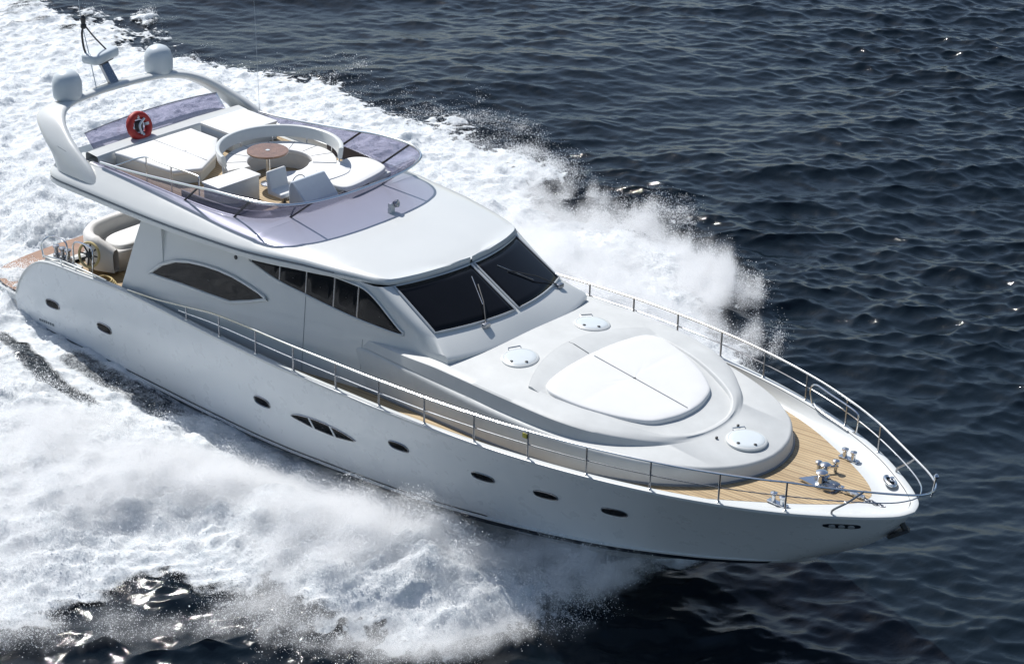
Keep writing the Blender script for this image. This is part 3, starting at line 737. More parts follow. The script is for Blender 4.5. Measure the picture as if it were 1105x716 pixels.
# aft wall with its broad white top
mb = MB(); yy = np.linspace(-2.4, 2.35, 13)
wall = [(2.62, FL), (2.58, 5.42), (2.54, 5.47), (2.2, 5.5), (2.12, 5.46), (2.08, 5.0)]
mb.grid([[(x-.18*(y/2.4)**2*0+.1*(y/2.4)**2, y, z) for y in yy] for x, z in wall])
mb.build('aft_coaming', 'gel', fly, ang=40)
# stair handrail
hb = MB(); path = spline([(3.3, -2.4, 5.42), (4.1, -2.15, 5.79), (4.6, -2.12, 5.8), (5.05, -2.1, 5.8), (5.9, -2.06, 5.8), (5.95, -2.06, 5.7), (5.95, -2.06, FL)], 50)
hb.tube(path, .02, 8); hr_ = hb.build('stair_handrail', 'steel', fly)
for x in (4.15, 5.05): MB().tube([(x, -2.13, FL), (x, -2.12, 5.79)], .017, 8).build('handrail_post', 'steel', hr_)

# ---- radar arch
def build_arch():
    path = spline([(2.45, -2.82, 5.0), (2.1, -2.72, 5.3), (1.5, -2.58, 5.58), (.85, -2.32, 5.84), (.5, -1.95, 5.98), (.38, -1.4, 6.05), (.34, -.7, 6.09), (.33, 0, 6.1)], 40)
    path = np.concatenate([path, (path*[1, -1, 1])[::-1][1:]]); n = len(path)
    chord = np.interp(np.abs(path[:, 1]), [0, 1.4, 1.95, 2.3, 2.6, 2.8], [.29, .30, .44, .58, .7, .78])
    thick = np.interp(np.abs(path[:, 1]), [0, 1.4, 2.3, 2.8], [.09, .095, .12, .12])
    rows = []
    for i in range(n):
        t = path[min(i+1, n-1)]-path[max(i-1, 0)]; t /= np.linalg.norm(t)
        c = np.array([1, 0, .12*0+.18]); c = c-t*np.dot(c, t); 
        if np.linalg.norm(c) < .2: c = np.array([.3, 0, 1.])
        # chord keeps pointing forward so the legs stay broad when seen from the side
        side = np.clip((abs(path[i, 1])-1.6)/.9, 0, 1)
        cd = np.array([1, 0, .25*(1-side)]); cd = cd-0*t; cd /= np.linalg.norm(cd)
        nrm = np.cross(t, cd); nrm /= np.linalg.norm(nrm)
        rows.append([path[i]+cd*chord[i]*math.copysign(abs(math.cos(a))**.75, math.cos(a))+nrm*thick[i]*math.copysign(abs(math.sin(a))**.8, math.sin(a)) for a in np.linspace(0, 2*math.pi, 20, endpoint=False)])
    mb = MB().grid(rows, close_u=True); k = len(rows[0])
    mb.f.append(tuple(range(k))); mb.f.append(tuple((n-1)*k+j for j in reversed(range(k))))
    return mb.build('radar_arch', 'gel', yacht, ang=45)
arch = build_arch()
for y in (-1.43, 1.43):
    o = MB().lathe([(.17, 6.08), (.15, 6.14), (.13, 6.2)], (.34, y, -.05), n=20).build('radome', 'dome', arch)
    MB().lathe([(.12, 6.16), (.30, 6.17), (.345, 6.21), (.36, 6.3), (.365, 6.5), (.35, 6.62), (.31, 6.74), (.24, 6.82), (.14, 6.87), (.001, 6.885)], (.34, y, -.05), n=36).build('radome_shell', 'dome', o, ang=60)
# raked radar post with the open array, on a pad
po_ = MB().poly([(.5, -.14, 6.05), (.5, .14, 6.05), (.12, .04, 6.66), (.12, -.2, 6.66)], (-.14, 0, -.02)).build('radar_post', 'darksteel', arch, bevel=.02)
MB().box((.35, 0, 6.12), (.25, .3, .03), bev=.02).build('post_foot', 'gel', arch)
rd = MB(); R = Matrix.Rotation(math.radians(18), 3, 'Z')
rd.box((.0, -.12, 6.85), (.26, .5, .125), R=R, bev=.06); rd.build('radar_antenna', 'dome', po_, ang=50)
MB().box((.0, -.12, 6.71), (.2, .3, .03), R=R, bev=.02).build('antenna_base', 'rubber', po_)
# signal mast: two bowed tubes to a lamp head
ms = MB(); ms.tube(spline([(.05, -.38, 6.7), (-.1, -.5, 7.0), (-.15, -.52, 7.4), (-.12, -.5, 7.62)], 20), .028, 8); ms.tube(spline([(.05, .05, 6.95), (-.08, -.2, 7.3), (-.12, -.42, 7.62)], 16), .02, 8)
ms.tube([(.1, -.1, 6.75), (.05, -.38, 6.7)], .025, 8)
mast = ms.build('signal_mast', 'rubber', arch)
MB().lathe([(.05, 0), (.075, .03), (.075, .1), (.05, .13), (.06, .16), (.07, .28), (.03, .34), (.001, .35)], (-.12, -.48, 7.58), n=16).build('mast_lamp', 'rubber', mast)
MB().tube([(.35, -.55, 6.08), (.05, -.5, 7.0), (-.17, -.5, 7.75), (-.3, -.5, 9.2)], [.014, .012, .01, .006], 6).build('whip_antenna', 'dome', arch)
MB().tube([(3.1, 2.35, 5.3), (3.05, 2.36, 7.0), (3.0, 2.36, 8.6)], [.006, .004, .003], 6).build('whip_antenna', 'dome', arch)
for y in (-.9, .95): MB().lathe([(.06, 0), (.06, .05), (.03, .08), (.001, .09)], (.38, y, 6.12), n=14).build('arch_lamp', 'dome', arch)
# faint grey winged mark on the outer face of each leg
for sg in (1, -1):
    def leg(x, z): return (x, -sg*(2.735+.20*(5.32-z)+.05), z)
    m_ = MB()
    for z0, w_ in ((5.50, .30), (5.455, .22), (5.41, .14)):
        m_.tube([leg(1.86-w_*.9, z0+.05), leg(1.9, z0+.012), leg(1.9+w_*.8, z0-.03)], [.006, .014, .006], 6)
    m_.build('arch_emblem', 'greyline', arch)
# violet screen across the arch
yy = np.linspace(-2.15, 2.0, 21); rows = []
for k in np.linspace(0, 1, 4):
    rows.append([(2.2-.32*k, y, 5.48+(.30+.13*(1-(y/2.3)**2))*k) for y in yy])
scn = MB().grid(rows).build('arch_screen', 'purple', arch, solid=.01)
MB().tube(rows[-1], .014, 6).build('screen_edge', 'greyline', scn)

# ---- bow rail
rail_h = pchip([4.2, 5.2, 6.4, 7.7, 9.1, 11, 23, 24.4], [.03, .12, .32, .52, .58, .6, .62, .6])
def rail_pt(x, k, sg):
    """k 0 cap rail..1 top rail"""
    return np.array([x, -sg*(float(sheer_y(x))-.05), float(sheer_z(x))+.02+float(rail_h(x))*k])
stan = [22.17, 21.02, 19.72, 18.4, 17.08, 15.76, 14.44, 13.13, 11.79, 10.41, 9.09, 7.75, 6.5]
top_h = [rail_pt(x, 1, 1) for x in np.linspace(4.2, 22.2, 60)]+[np.array(p) for p in ((22.85, -1.22, 4.03), (23.5, -.83, 4.04), (23.95, -.54, 4.05), (24.22, -.31, 4.05), (24.33, -.12, 4.05), (24.35, 0, 4.05))]
top_h = np.array(top_h); top_l = spline(top_h, 150); TL = np.concatenate([top_l, (top_l*[1, -1, 1])[::-1][1:]])
rail = MB().tube(TL, .021, 8).build('guard_rail', 'steel', yacht)
mid = [rail_pt(x, .52, 1) for x in np.linspace(6.2, 22.2, 50)]+[np.array(p) for p in ((22.85, -1.2, 3.76), (23.4, -.83, 3.78), (23.8, -.5, 3.79), (24.0, -.2, 3.8), (24.05, 0, 3.8))]
mid = spline(np.array(mid), 130); ML = np.concatenate([mid, (mid*[1, -1, 1])[::-1][1:]])
MB().tube(ML, .013, 6).build('mid_rail', 'steel', rail)
for sg in (1, -1):
    for x in stan:
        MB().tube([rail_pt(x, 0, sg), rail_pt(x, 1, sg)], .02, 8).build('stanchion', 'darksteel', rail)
        b = rail_pt(x, 0, sg); MB().lathe([(.045, 0), (.04, .02), (.02, .03)], b, n=12).build('stanchion_foot', 'steel', rail)
    MB().tube(spline([(22.9, -sg*1.12, 3.46), (22.93, -sg*1.12, 3.55), (23.2, -sg*1.05, 3.8), (23.42, -sg*.9, 4.05)], 14), .022, 8).build('stanchion', 'darksteel', rail)
MB().box(rail_pt(17.0, .8, 1), (.06, .015, .05), bev=.006).build('rail_tag', 'yellow', rail)
# jack staff at the nose
MB().tube([(24.3, .06, 3.9), (24.36, .05, 4.35)], .018, 8).build('jack_staff', 'steel', rail)
MB().lathe([(.04, 0), (.05, .04), (.02, .08), (.001, .085)], (24.36, .05, 4.33), n=12).build('staff_cap', 'steel', rail)
# boarding gate hoops in the port rail
gt = MB(); loop = spline([(19.95, 2.52, 3.36), (19.9, 2.5, 3.7), (20.05, 2.46, 3.85), (20.5, 2.3, 3.86), (21.3, 2.02, 3.86), (21.42, 1.98, 3.75), (21.4, 1.98, 3.45), (21.3, 2.0, 3.38)], 50)
gt.tube(loop, .02, 8); gt.tube(spline([(20.0, 2.5, 3.4), (20.2, 2.36, 3.38), (20.7, 2.18, 3.37), (21.2, 1.98, 3.39)], 20), .02, 8)
gt.build('boarding_gate', 'steel', rail)

# ---- foredeck gear
zd = lambda x: float(deck_z(x))
wl = MB(); 
base = [(21.5, -.12), (21.7, .2), (22.3, .22), (23.3, .1), (23.4, -.08), (22.3, -.2)]
wl = MB().poly([(x, y-.05, zd(22)+.004) for x, y in base], (0, 0, .03)).build('windlass', 'steel', yacht)
for x, y, k in ((21.85, .26, .8), (21.98, -.06, .9)):
    MB().lathe([(.13*k, 0), (.13*k, .05), (.08*k, .07), (.075*k, .2), (.1*k, .25), (.13*k, .27), (.13*k, .3), (.05, .33), (.001, .33)], (x, y-.05, zd(x)+.03), n=24).build('capstan', 'steel', wl, ang=40)
for x, y in ((21.62, .38), (21.86, .62)):
    q = MB().lathe([(.04, 0), (.036, .17), (.04, .2), (.07, .22), (.07, .27), (.04, .29), (.001, .29)], (x, y-.05, zd(x)), n=16).build('bollard', 'steel', wl, ang=40)
MB().tube([(21.62, .33, zd(21.7)+.14), (21.9, .6, zd(21.9)+.14)], .035, 10).build('bollard_bar', 'steel', wl)
ch = MB()
for i in range(16):
    x = 22.1+i*.085; r = [(x+.06*math.cos(a), -.08+(.03*math.sin(a) if i % 2 else 0), zd(22.5)+.07+(0 if i % 2 else .03*math.sin(a))) for a in np.linspace(0, 2*math.pi, 10, endpoint=False)]
    ch.tube(r, .014, 5, closed=True)
ch.build('anchor_chain', 'darksteel', wl)
MB().box((22.2, -.08, zd(22.2)+.06), (.14, .16, .06), bev=.03).build('chain_stopper', 'darksteel', wl)
MB().box((22.75, -.06, zd(22.7)+.05), (.2, .05, .04), bev=.02).build('chain_guide', 'steel', wl)
# double bollards by the bulwark
for sg in (1, -1):
    b = MB().box((21.75, -sg*1.22, zd(21.75)+.02), (.22, .07, .015), bev=.01).build('mooring_cleat', 'steel', yacht)
    for dx in (-.1, .1):
        MB().lathe([(.05, 0), (.045, .12), (.07, .15), (.07, .18), (.001, .2)], (21.75+dx, -sg*1.22, zd(21.75)+.03), n=14).build('cleat_post', 'steel', b)
    if sg > 0: continue
    # oval fairlead set in the white margin
    rr = lambda k, h, d=0: [(23.02+.17*k*math.cos(a), sg*-.72+.1*k*math.sin(a)-sg*.09*math.cos(a)*-1*k, float(sheer_z(23))-.005+h) for a in np.linspace(0, 2*math.pi, 28, endpoint=False)]
    f = MB().tube(rr(1, .03), .035, 8, closed=True).build('fairlead', 'steel', hull)
    MB().grid([rr(.95, .03), rr(.7, -.0), rr(.02, -.005)], close_u=True).build('fairlead_hole', 'rubber', f)
    MB().lathe([(.04, 0), (.035, .1), (.05, .12), (.001, .13)], (23.05, -sg*.72, float(sheer_z(23))), n=12).build('fairlead_horn', 'steel', f)
# anchor hanging under the stem
an = MB(); an.tube([(23.72, 0, 3.2), (23.88, 0, 3.03)], .06, 8)
an.poly([(23.6, -.22, 2.86), (23.82, -.17, 3.02), (23.92, 0, 3.05), (23.82, .17, 3.02), (23.6, .22, 2.86), (23.5, 0, 2.74)], (.06, 0, -.04))
an.build('anchor', 'rubber', yacht, ang=30, bevel=.01)

# ---- cockpit at the stern
def bench(name, m, pts, z0, z1, parent): return slab(pts, z0, z1, .06).build(name, m, parent, ang=50)
so_ = bench('cockpit_sofa', 'taupe', [(1.3, -1.55), (1.15, -.3), (1.15, 1.7), (1.5, 2.1), (2.0, 1.9), (2.15, .2), (2.25, -1.2), (2.0, -1.75)], 2.08, 2.62, yacht)
bk = spline([(2.3, -1.75), (1.75, -1.95), (1.25, -1.7), (1.05, -1.2), (1.03, 0), (1.05, 1.4), (1.25, 2.0)], 50)
rows = []
for i in range(50):
    t = bk[min(i+1, 49)]-bk[max(i-1, 0)]; t /= np.linalg.norm(t); n_ = np.array([-t[1], t[0]])
    e = min(1, min(i, 49-i)/5); hh = 2.62+.42*(.35+.65*e)
    rows.append([(*(bk[i]+n_*d), z) for d, z in ((.16, 2.2), (.18, hh-.1), (.1, hh), (-.04, hh), (-.1, hh-.1), (-.12, 2.2))])
MB().grid(rows, close_u=True).build('sofa_back', 'taupe', so_, ang=60)
bench('seat_pad', 'cushion', [(1.4, -1.35), (1.3, -.3), (1.3, 1.6), (1.6, 1.9), (1.98, 1.8), (2.1, .2), (2.18, -1.1), (1.95, -1.5)], 2.6, 2.72, so_)
# stern rails on the quarter with mooring winches
for sg in (1, -1):
    q = MB(); q.tube(spline([(.75, -sg*2.8, 2.4), (.65, -sg*2.75, 2.75), (.85, -sg*2.6, 2.95), (1.35, -sg*2.6, 2.98), (1.5, -sg*2.62, 2.85), (1.5, -sg*2.65, 2.5)], 40), .022, 8)
    q.tube(spline([(1.75, -sg*2.62, 2.5), (1.72, -sg*2.6, 2.95), (1.85, -sg*2.55, 3.08), (2.35, -sg*2.55, 3.08), (2.5, -sg*2.6, 2.95), (2.5, -sg*2.65, 2.5)], 40), .022, 8)
    q.tube(spline([(.8, -sg*2.86, 2.5), (1.6, -sg*2.9, 2.62), (2.8, -sg*2.92, 2.66), (3.4, -sg*2.92, 2.66)], 30), .022, 8)
    sr = q.build('stern_rail', 'steel', yacht)
    for x in (.95, 1.2, 1.42):
        MB().lathe([(.09, 0), (.09, .08), (.055, .1), (.05, .22), (.085, .26), (.085, .3), (.001, .31)], (x, -sg*2.55, 2.42+.05*(x-.9)), n=18).build('mooring_winch', 'darksteel', sr, ang=40)
    MB().box((1.3, -sg*2.6, 2.3), (.6, .16, .12), bev=.04).build('winch_plinth', 'gel', sr)
    for x in (1.62, 2.2, 2.9): MB().tube([(x, -sg*2.92, 2.5), (x, -sg*2.92, 2.66)], .018, 6).build('rail_post', 'steel', sr)
# loose things
def ring_path(c, n, r, m=40):
    n = Vector(n).normalized(); a = n.orthogonal().normalized(); b = n.cross(a); c = Vector(c)
    return [c+a*r*math.cos(t)+b*r*math.sin(t) for t in np.linspace(0, 2*math.pi, m, endpoint=False)]
wh = MB().tube(ring_path((2.1, -2.42, 2.78), (.25, -1, .25), .30), .035, 8, closed=True)
wheel = rest('spoked_reel', wh, 'rope', (2.1, -2.42, 2.5), 'spoked hose reel with black spokes standing by the stern rail', 'reel')
s_ = MB(); n_ = Vector((.25, -1, .25)).normalized(); a_ = n_.orthogonal().normalized(); b_ = n_.cross(a_); c_ = Vector((0, 0, .28))
for k in range(8):
    t = math.pi*k/4; s_.tube([c_, c_+(a_*math.cos(t)+b_*math.sin(t))*.29], .022, 6)
s_.lathe([(.08, -.04), (.08, .04), (.001, .05)], c_, n_, 14); s_.build('reel_spokes', 'rubber', wheel)
s_ = MB(); s_.tube([c_, c_-Vector((0, 0, .6)), ], .03, 6); s_.build('reel_stand', 'darksteel', wheel)
rp = MB(); path = []
for i in range(150):
    t = i/22*2*math.pi; r = .34-.02*i/22; path.append((2.55+r*math.cos(t), -2.35+r*.75*math.sin(t), 2.13+.02*(i/22)+.006*math.sin(i)))
rp.tube(path, .02, 6); rest('coiled_rope', rp, 'rope', (2.55, -2.35, 2.11), 'tan mooring rope coiled on the teak deck at the stern', 'rope')
lr = MB(); C0 = Vector((2.27, -.8, 5.74)); nrm = Vector((.93, 0, .36)).normalized()
lr.tube(ring_path(C0, nrm, .27, 48), .095, 12, closed=True)
ring = rest('life_ring', lr, 'red', tuple(C0), 'red life ring hanging on the violet screen under the radar arch', 'life ring')
a_ = nrm.orthogonal().normalized(); b_ = nrm.cross(a_)
for k in range(4):
    t = math.pi/4+math.pi/2*k; c_ = (a_*math.cos(t)+b_*math.sin(t)); tt = nrm.cross(c_)
    rows = [[c_*.25+(c_*math.cos(g)+nrm*math.sin(g))*.09+tt*w_ for g in np.linspace(0, 2*math.pi, 12, endpoint=False)] for w_ in (-.035, .035)]
    MB().grid(rows, close_u=True).build('reflective_band', 'dome', ring)
MB().tube([c*.36/.36+nrm*.02 for c in [Vector(p) for p in ring_path((0, 0, 0), nrm, .345, 32)]], .01, 6, closed=True).build('grab_line', 'rope', ring)
MB().tube(spline([tuple(a_*.2+nrm*.09), tuple(b_*.05+nrm*.1-a_*.02), tuple(-a_*.18-b_*.1+nrm*.09)], 14), .03, 6).build('stowed_line', 'dome', ring)
MB().box(tuple(-nrm*.02), (.06, .1, .13)).build('ring_bracket', 'rubber', ring)

# ================================================================ THE SEA
N, LEN = 1024, 64.0
X0, Y0 = -34.0, -19.0
rng = np.random.default_rng(11)
kx = 2*np.pi*np.fft.fftfreq(N, LEN/N); KX, KY = np.meshgrid(kx, kx, indexing='ij'); KK = np.hypot(KX, KY); KK[0, 0] = 1
def ocean():
    lp, wd = 3.8, math.radians(134)               # peak wavelength, direction the chop runs along
    kp = 2*np.pi/lp
    S = KK**-3.6*np.exp(-1.25*(kp/KK)**2)*np.exp(-(KK*.05)**2)
    c = (KX*math.cos(wd)+KY*math.sin(wd))/KK
    A = np.sqrt(S*(.06+.94*c**4)); A[0, 0] = 0
    h = (rng.normal(size=(N, N))+1j*rng.normal(size=(N, N)))*A
    f = lambda a: np.real(np.fft.ifft2(a))
    z = f(h); k = .056/z.std()
    return z*k, f(1j*KX/KK*h)*k, f(1j*KY/KK*h)*k
Zw, DX, DY = ocean()
_r = np.random.default_rng(3); _w = math.radians(150)   # a low swell under the chop
_A = np.exp(-((KK-2*np.pi/13)/.12)**2)*np.clip((KX*math.cos(_w)+KY*math.sin(_w))/KK, 0, 1)**6
_s = np.real(np.fft.ifft2((_r.normal(size=(N, N))+1j*_r.normal(size=(N, N)))*_A)); _s *= .07/_s.std()
_p = np.exp(-(KK*3.2)**2); _p = np.real(np.fft.ifft2(np.fft.fft2(_r.normal(size=(N, N)))*_p)); _p /= _p.std()
_g = np.clip(1+.38*_p, .35, 1.9)                          # gusts roughen it in patches
Zw = Zw*_g+_s; DX = DX*_g; DY = DY*_g
gx = X0+LEN*np.arange(N)/N; gy = Y0+LEN*np.arange(N)/N
GX, GY = np.meshgrid(gx, gy, indexing='ij')
def field(lmin, lmax, beta, seed, sx=1.0, sy=1.0):
    r = np.random.default_rng(seed); k = np.hypot(KX*sx, KY*sy); k[0, 0] = 1
    A = np.where((k > 2*np.pi/lmax) & (k < 2*np.pi/lmin), k**(-beta), 0); A[0, 0] = 0
    z = np.real(np.fft.ifft2(np.fft.fft2(r.normal(size=(N, N)))*A)); return z/z.std()
def field_dir(th, stretch, lmin, lmax, beta, seed):
    r = np.random.default_rng(seed); kp = KX*math.cos(th)+KY*math.sin(th); kq = -KX*math.sin(th)+KY*math.cos(th)
    k = np.hypot(kp*stretch, kq); k[0, 0] = 1
    A = np.where((k > 2*np.pi/lmax) & (k < 2*np.pi/lmin), k**(-beta), 0); A[0, 0] = 0
    z = np.real(np.fft.ifft2(np.fft.fft2(r.normal(size=(N, N)))*A)); return z/z.std()
def ss(a, b, x):
    t = np.clip((x-a)/(b-a), 0, 1); return t*t*(3-2*t)

# edge of the white water, metres off the centre line, on either side
edge_p = pchip([-34, -20, -13, -8, -4, 0, 2, 3.5, 5.5, 8, 10.5, 12, 13.2, 14.5, 15.6, 16.8, 17.8, 18.6, 19.4],
               [14.2, 13.5, 13.7, 14.9, 15.4, 15.2, 14.4, 13.8, 13.2, 12.9, 12.3, 11.2, 10.0, 8.4, 6.8, 5.0, 3.6, 2.2, .6])
edge_s = pchip([-34, -12, -4, 2, 6, 9, 10.8, 12, 13.4, 14.6, 15.6, 16.6, 17.5, 18.2, 18.8, 19.4],
               [9, 14, 15, 14.5, 13.8, 12.6, 11.4, 9.9, 8.7, 8.1, 7.6, 6.8, 5.4, 3.8, 2.3, .7])
ridge_h = pchip([-34, -12, -4, 0, 3, 6, 9, 12, 14.5, 16.5, 18, 19.4], [.1, .18, .28, .34, .42, .58, .75, .9, .95, .85, .6, .2])
A_ = np.abs(GY); port = GY > 0
ridge_p = pchip([-34, -3, 1, 4, 6, 9, 11, 12.5, 14, 16, 19.4], [1, 1, 1.3, 1.45, 1.3, 1.08, .95, .8, .5, .28, .3])   # the far-side bank ends in a low tip
def ridge(x, p): return ridge_h(x)*np.where(p, ridge_p(x), 1.1)
n_lo = field(1.6, 9, 1.6, 1); n_mid = field(.5, 2.4, 1.5, 2); n_hi = field(.14, .9, 1.1, 3); n_st = field(.35, 5, 1.5, 4, sx=.3, sy=1.0)
bowk = ss(-2, 5, GX)
n_jet = np.where(port, field_dir(math.radians(122), 4.5, .16, 3, 1.5, 6), field_dir(math.radians(-122), 4.5, .16, 3, 1.5, 7))*bowk+n_st*(1-bowk)
EDG = np.where(port, edge_p(GX), edge_s(GX))
EDG = EDG+(n_lo*.5+n_mid*.16+n_jet*.3)*np.clip(EDG/9, .12, 1)
YI = np.where(GX > -.7, chine_y(np.clip(GX-.4, -.7, 22))*.97, 0)*ss(-3.5, -.5, GX)
tt = (A_-YI)/np.maximum(EDG-YI, .15)
front = ss(19.3, 18.2, GX)
ew = 1.0/np.maximum(EDG-YI, 1.0)
MASK = ss(1+.35*ew, 1-.75*ew, tt+(n_hi*.25+n_jet*.22)*ew)*front
# dark water left between the lobes of spray, and beside the hull
def blob(x0, y0, x1, y1, w0, w1, rag=1.0):
    d = np.array([x1-x0, y1-y0]); L_ = np.hypot(*d); d /= L_
    u = (GX-x0)*d[0]+(GY-y0)*d[1]; v = -(GX-x0)*d[1]+(GY-y0)*d[0]
    wv = w0+(w1-w0)*np.clip(u/L_, 0, 1.6)
    return ss(1.5, .5, np.abs(v)/wv+rag*(n_mid*.26+n_lo*.24+n_hi*.06))*ss(-.7, .8, u+rag*n_mid*.2)
gap = np.maximum(blob(11.3, -8.1, 13.7, -9.8, .75, 1.7), blob(11.5, -8.7, 12.1, -11.2, .6, 1.2))
gapw = blob(9.9, -6.5, 13.3, -10.2, 1.3, 3.4, 0)
gap2 = np.maximum(blob(10.9, -7.3, 13.8, -9.9, .5, 3.2, .4), blob(11.2, -7.7, 12.2, -11.4, .5, 2.2, .4))
MASK *= 1-gap
beside = ss(1.3, .55, np.abs(GY+3.15-.12*n_lo)/.55)*ss(1.2, 2.6, GX)*ss(7.4, 5.6, GX)*.52
streak = ss(1.3, .5, np.abs(GY+4.35+.16*(GX-3)-.1*n_lo)/.42)*ss(-1.5, .8, GX)*ss(5.8, 4.4, GX)*.6
MASK *= (1-beside)*(1-streak)
# thin, torn foam well astern
thin = ss(-3, -20, GX)*.22+ss(.55, 1.0, tt)*.12
tpk = np.where(port, .42, .34)
shape = np.where(tt < tpk, ss(-.04, tpk, tt), ss(1.04, tpk, tt))
RID = ridge(GX, port)*shape*ss(-.2, .35, tt+.1*(GX < 0))*front
RID *= (1-.72*gapw)*(1-.75*np.clip(beside+streak, 0, 1))
RID = np.real(np.fft.ifft2(np.fft.fft2(RID)*np.exp(-.5*(KK*.5)**2*(KK < 90))))
wake = ss(-.5, -1.6, GX)*ss(3.4, 1.6, A_)*ss(-26, -3, GX)*(.32+.12*n_lo)      # churned water from the propellers
RID = RID+wake
calm = 1-.65*MASK
SZ = Zw*calm+RID-.03
billow = (np.abs(n_lo)*.06+np.abs(n_mid)*.075+n_hi*.028+n_jet*.05)
amp = .55+.75*np.clip(RID/1.2, 0, 1)
FZ = SZ+.012+MASK*np.maximum(billow+.03, .004)*amp
SX, SY = GX+DX*calm, GY+DY*calm

def grid_mesh(name, x, y, z, keep=None):
    n, m = x.shape; idx = np.arange(n*m).reshape(n, m)
    q = np.stack([idx[:-1, :-1], idx[1:, :-1], idx[1:, 1:], idx[:-1, 1:]], -1).reshape(-1, 4)
    v = np.stack([x, y, z], -1).reshape(-1, 3)
    used = None
    if keep is not None:
        k = keep.reshape(-1); q = q[k[q].any(1)]; used = np.unique(q); mp = np.zeros(n*m, int); mp[used] = np.arange(len(used)); q = mp[q]; v = v[used]
    me = bpy.data.meshes.new(name); me.vertices.add(len(v)); me.vertices.foreach_set('co', v.astype(np.float32).ravel())
    me.loops.add(len(q)*4); me.loops.foreach_set('vertex_index', q.astype(np.int32).ravel())
    me.polygons.add(len(q)); me.polygons.foreach_set('loop_start', np.arange(0, len(q)*4, 4, dtype=np.int32)); me.polygons.foreach_set('loop_total', np.full(len(q), 4, np.int32))
    me.update(calc_edges=True); me.polygons.foreach_set('use_smooth', np.ones(len(q), bool))
    o = bpy.data.objects.new(name, me); col.objects.link(o); return o, used

def sea_material():
    m, nt, p = mat('sea_water')
    co = objco(nt)
    n = noise(nt, .12, 3, .5, co)
    r = ramp(nt, n.outputs[0], [(.3, (.0045, .009, .0135)), (.7, (.0065, .0125, .0185))])
    nt.links.new(r.outputs[0], p.inputs['Base Color'])
    p.inputs['Roughness'].default_value = .06; p.inputs['IOR'].default_value = 1.333
    mp = nt.nodes.new('ShaderNodeMapping'); mp.inputs['Rotation'].default_value = (0, 0, -math.radians(134)); mp.inputs['Scale'].default_value = (1.0, .5, 1)
    nt.links.new(co, mp.inputs[0])
    n1 = noise(nt, 3.2, 6, .62, mp.outputs[0]); n2 = noise(nt, 18, 5, .7, mp.outputs[0])
    b1 = nt.nodes.new('ShaderNodeBump'); b1.inputs['Strength'].default_value = .42; b1.inputs['Distance'].default_value = .045
    b2 = nt.nodes.new('ShaderNodeBump'); b2.inputs['Strength'].default_value = .5; b2.inputs['Distance'].default_value = .012
    nt.links.new(n1.outputs[0], b1.inputs['Height']); nt.links.new(n2.outputs[0], b2.inputs['Height'])
    nt.links.new(b1.outputs[0], b2.inputs['Normal']); nt.links.new(b2.outputs[0], p.inputs['Normal'])
    return m
seam_ = sea_material()
sea, _ = grid_mesh('sea', SX, SY, SZ); sea.data.materials.append(seam_); sea['kind'] = 'structure'
# the rest of the sea out to the horizon, on the same wave pattern but coarser
cx = np.concatenate([-np.geomspace(3000, 120, 14), np.arange(-110, 112, 1.0), np.geomspace(120, 3000, 14)])
CX, CY = np.meshgrid(cx, cx, indexing='ij')
ii = ((CX-X0)/LEN*N).astype(int) % N; jj = ((CY-Y0)/LEN*N).astype(int) % N
cz = Zw[ii, jj]*(np.maximum(np.abs(CX), np.abs(CY)) < 112)
inside = (CX > X0+1) & (CX < X0+LEN-2) & (CY > Y0+1) & (CY < Y0+LEN-2)
cz = np.where(inside, -1.2, cz-.05)
far, _ = grid_mesh('open_sea', CX, CY, cz); far.data.materials.append(seam_); far['kind'] = 'structure'

def foam_material():
    m, nt, p = mat('white_water')
    out = nt.nodes['Material Output']; co = objco(nt)
    at = nt.nodes.new('ShaderNodeAttribute'); at.attribute_name = 'foam'
    n1 = noise(nt, 4.5, 8, .75, co); n2 = noise(nt, 19, 6, .75, co)
    ad = nt.nodes.new('ShaderNodeMath'); ad.operation = 'ADD'; nt.links.new(n1.outputs[0], ad.inputs[0]); nt.links.new(n2.outputs[0], ad.inputs[1])
    ma = nt.nodes.new('ShaderNodeMath'); ma.operation = 'MULTIPLY_ADD'; ma.inputs[1].default_value = 2.1; nt.links.new(at.outputs['Fac'], ma.inputs[0])
    mi = nt.nodes.new('ShaderNodeMath'); mi.operation = 'SUBTRACT'; mi.inputs[1].default_value = 1.68; nt.links.new(ad.outputs[0], mi.inputs[0])
    nt.links.new(mi.outputs[0], ma.inputs[2])
    mr = nt.nodes.new('ShaderNodeMapRange'); mr.interpolation_type = 'SMOOTHSTEP'; mr.inputs['From Min'].default_value = .05; mr.inputs['From Max'].default_value = .85
    nt.links.new(ma.outputs[0], mr.inputs[0])
    c = ramp(nt, n1.outputs[0], [(.34, (.58, .63, .66)), (.66, (.89, .9, .9))])
    nt.links.new(c.outputs[0], p.inputs['Base Color']); p.inputs['Roughness'].default_value = .9; p.inputs['Specular IOR Level'].default_value = .2
    n3 = noise(nt, 10, 9, .78, co); bump(nt, n3.outputs[0], p, .85, .08)
    tr = nt.nodes.new('ShaderNodeBsdfTransparent'); mx = nt.nodes.new('ShaderNodeMixShader')
    nt.links.new(mr.outputs[0], mx.inputs[0]); nt.links.new(tr.outputs[0], mx.inputs[1]); nt.links.new(p.outputs[0], mx.inputs[2])
    nt.links.new(mx.outputs[0], out.inputs[0]); return m
caps = ss(3.9, 4.4, Zw/.056+.5*n_hi-1.2)*.4*(MASK < .01)
lace = ss(1-2.2*ew, 1.0, tt)*ss(-8, 2, GX)*.3
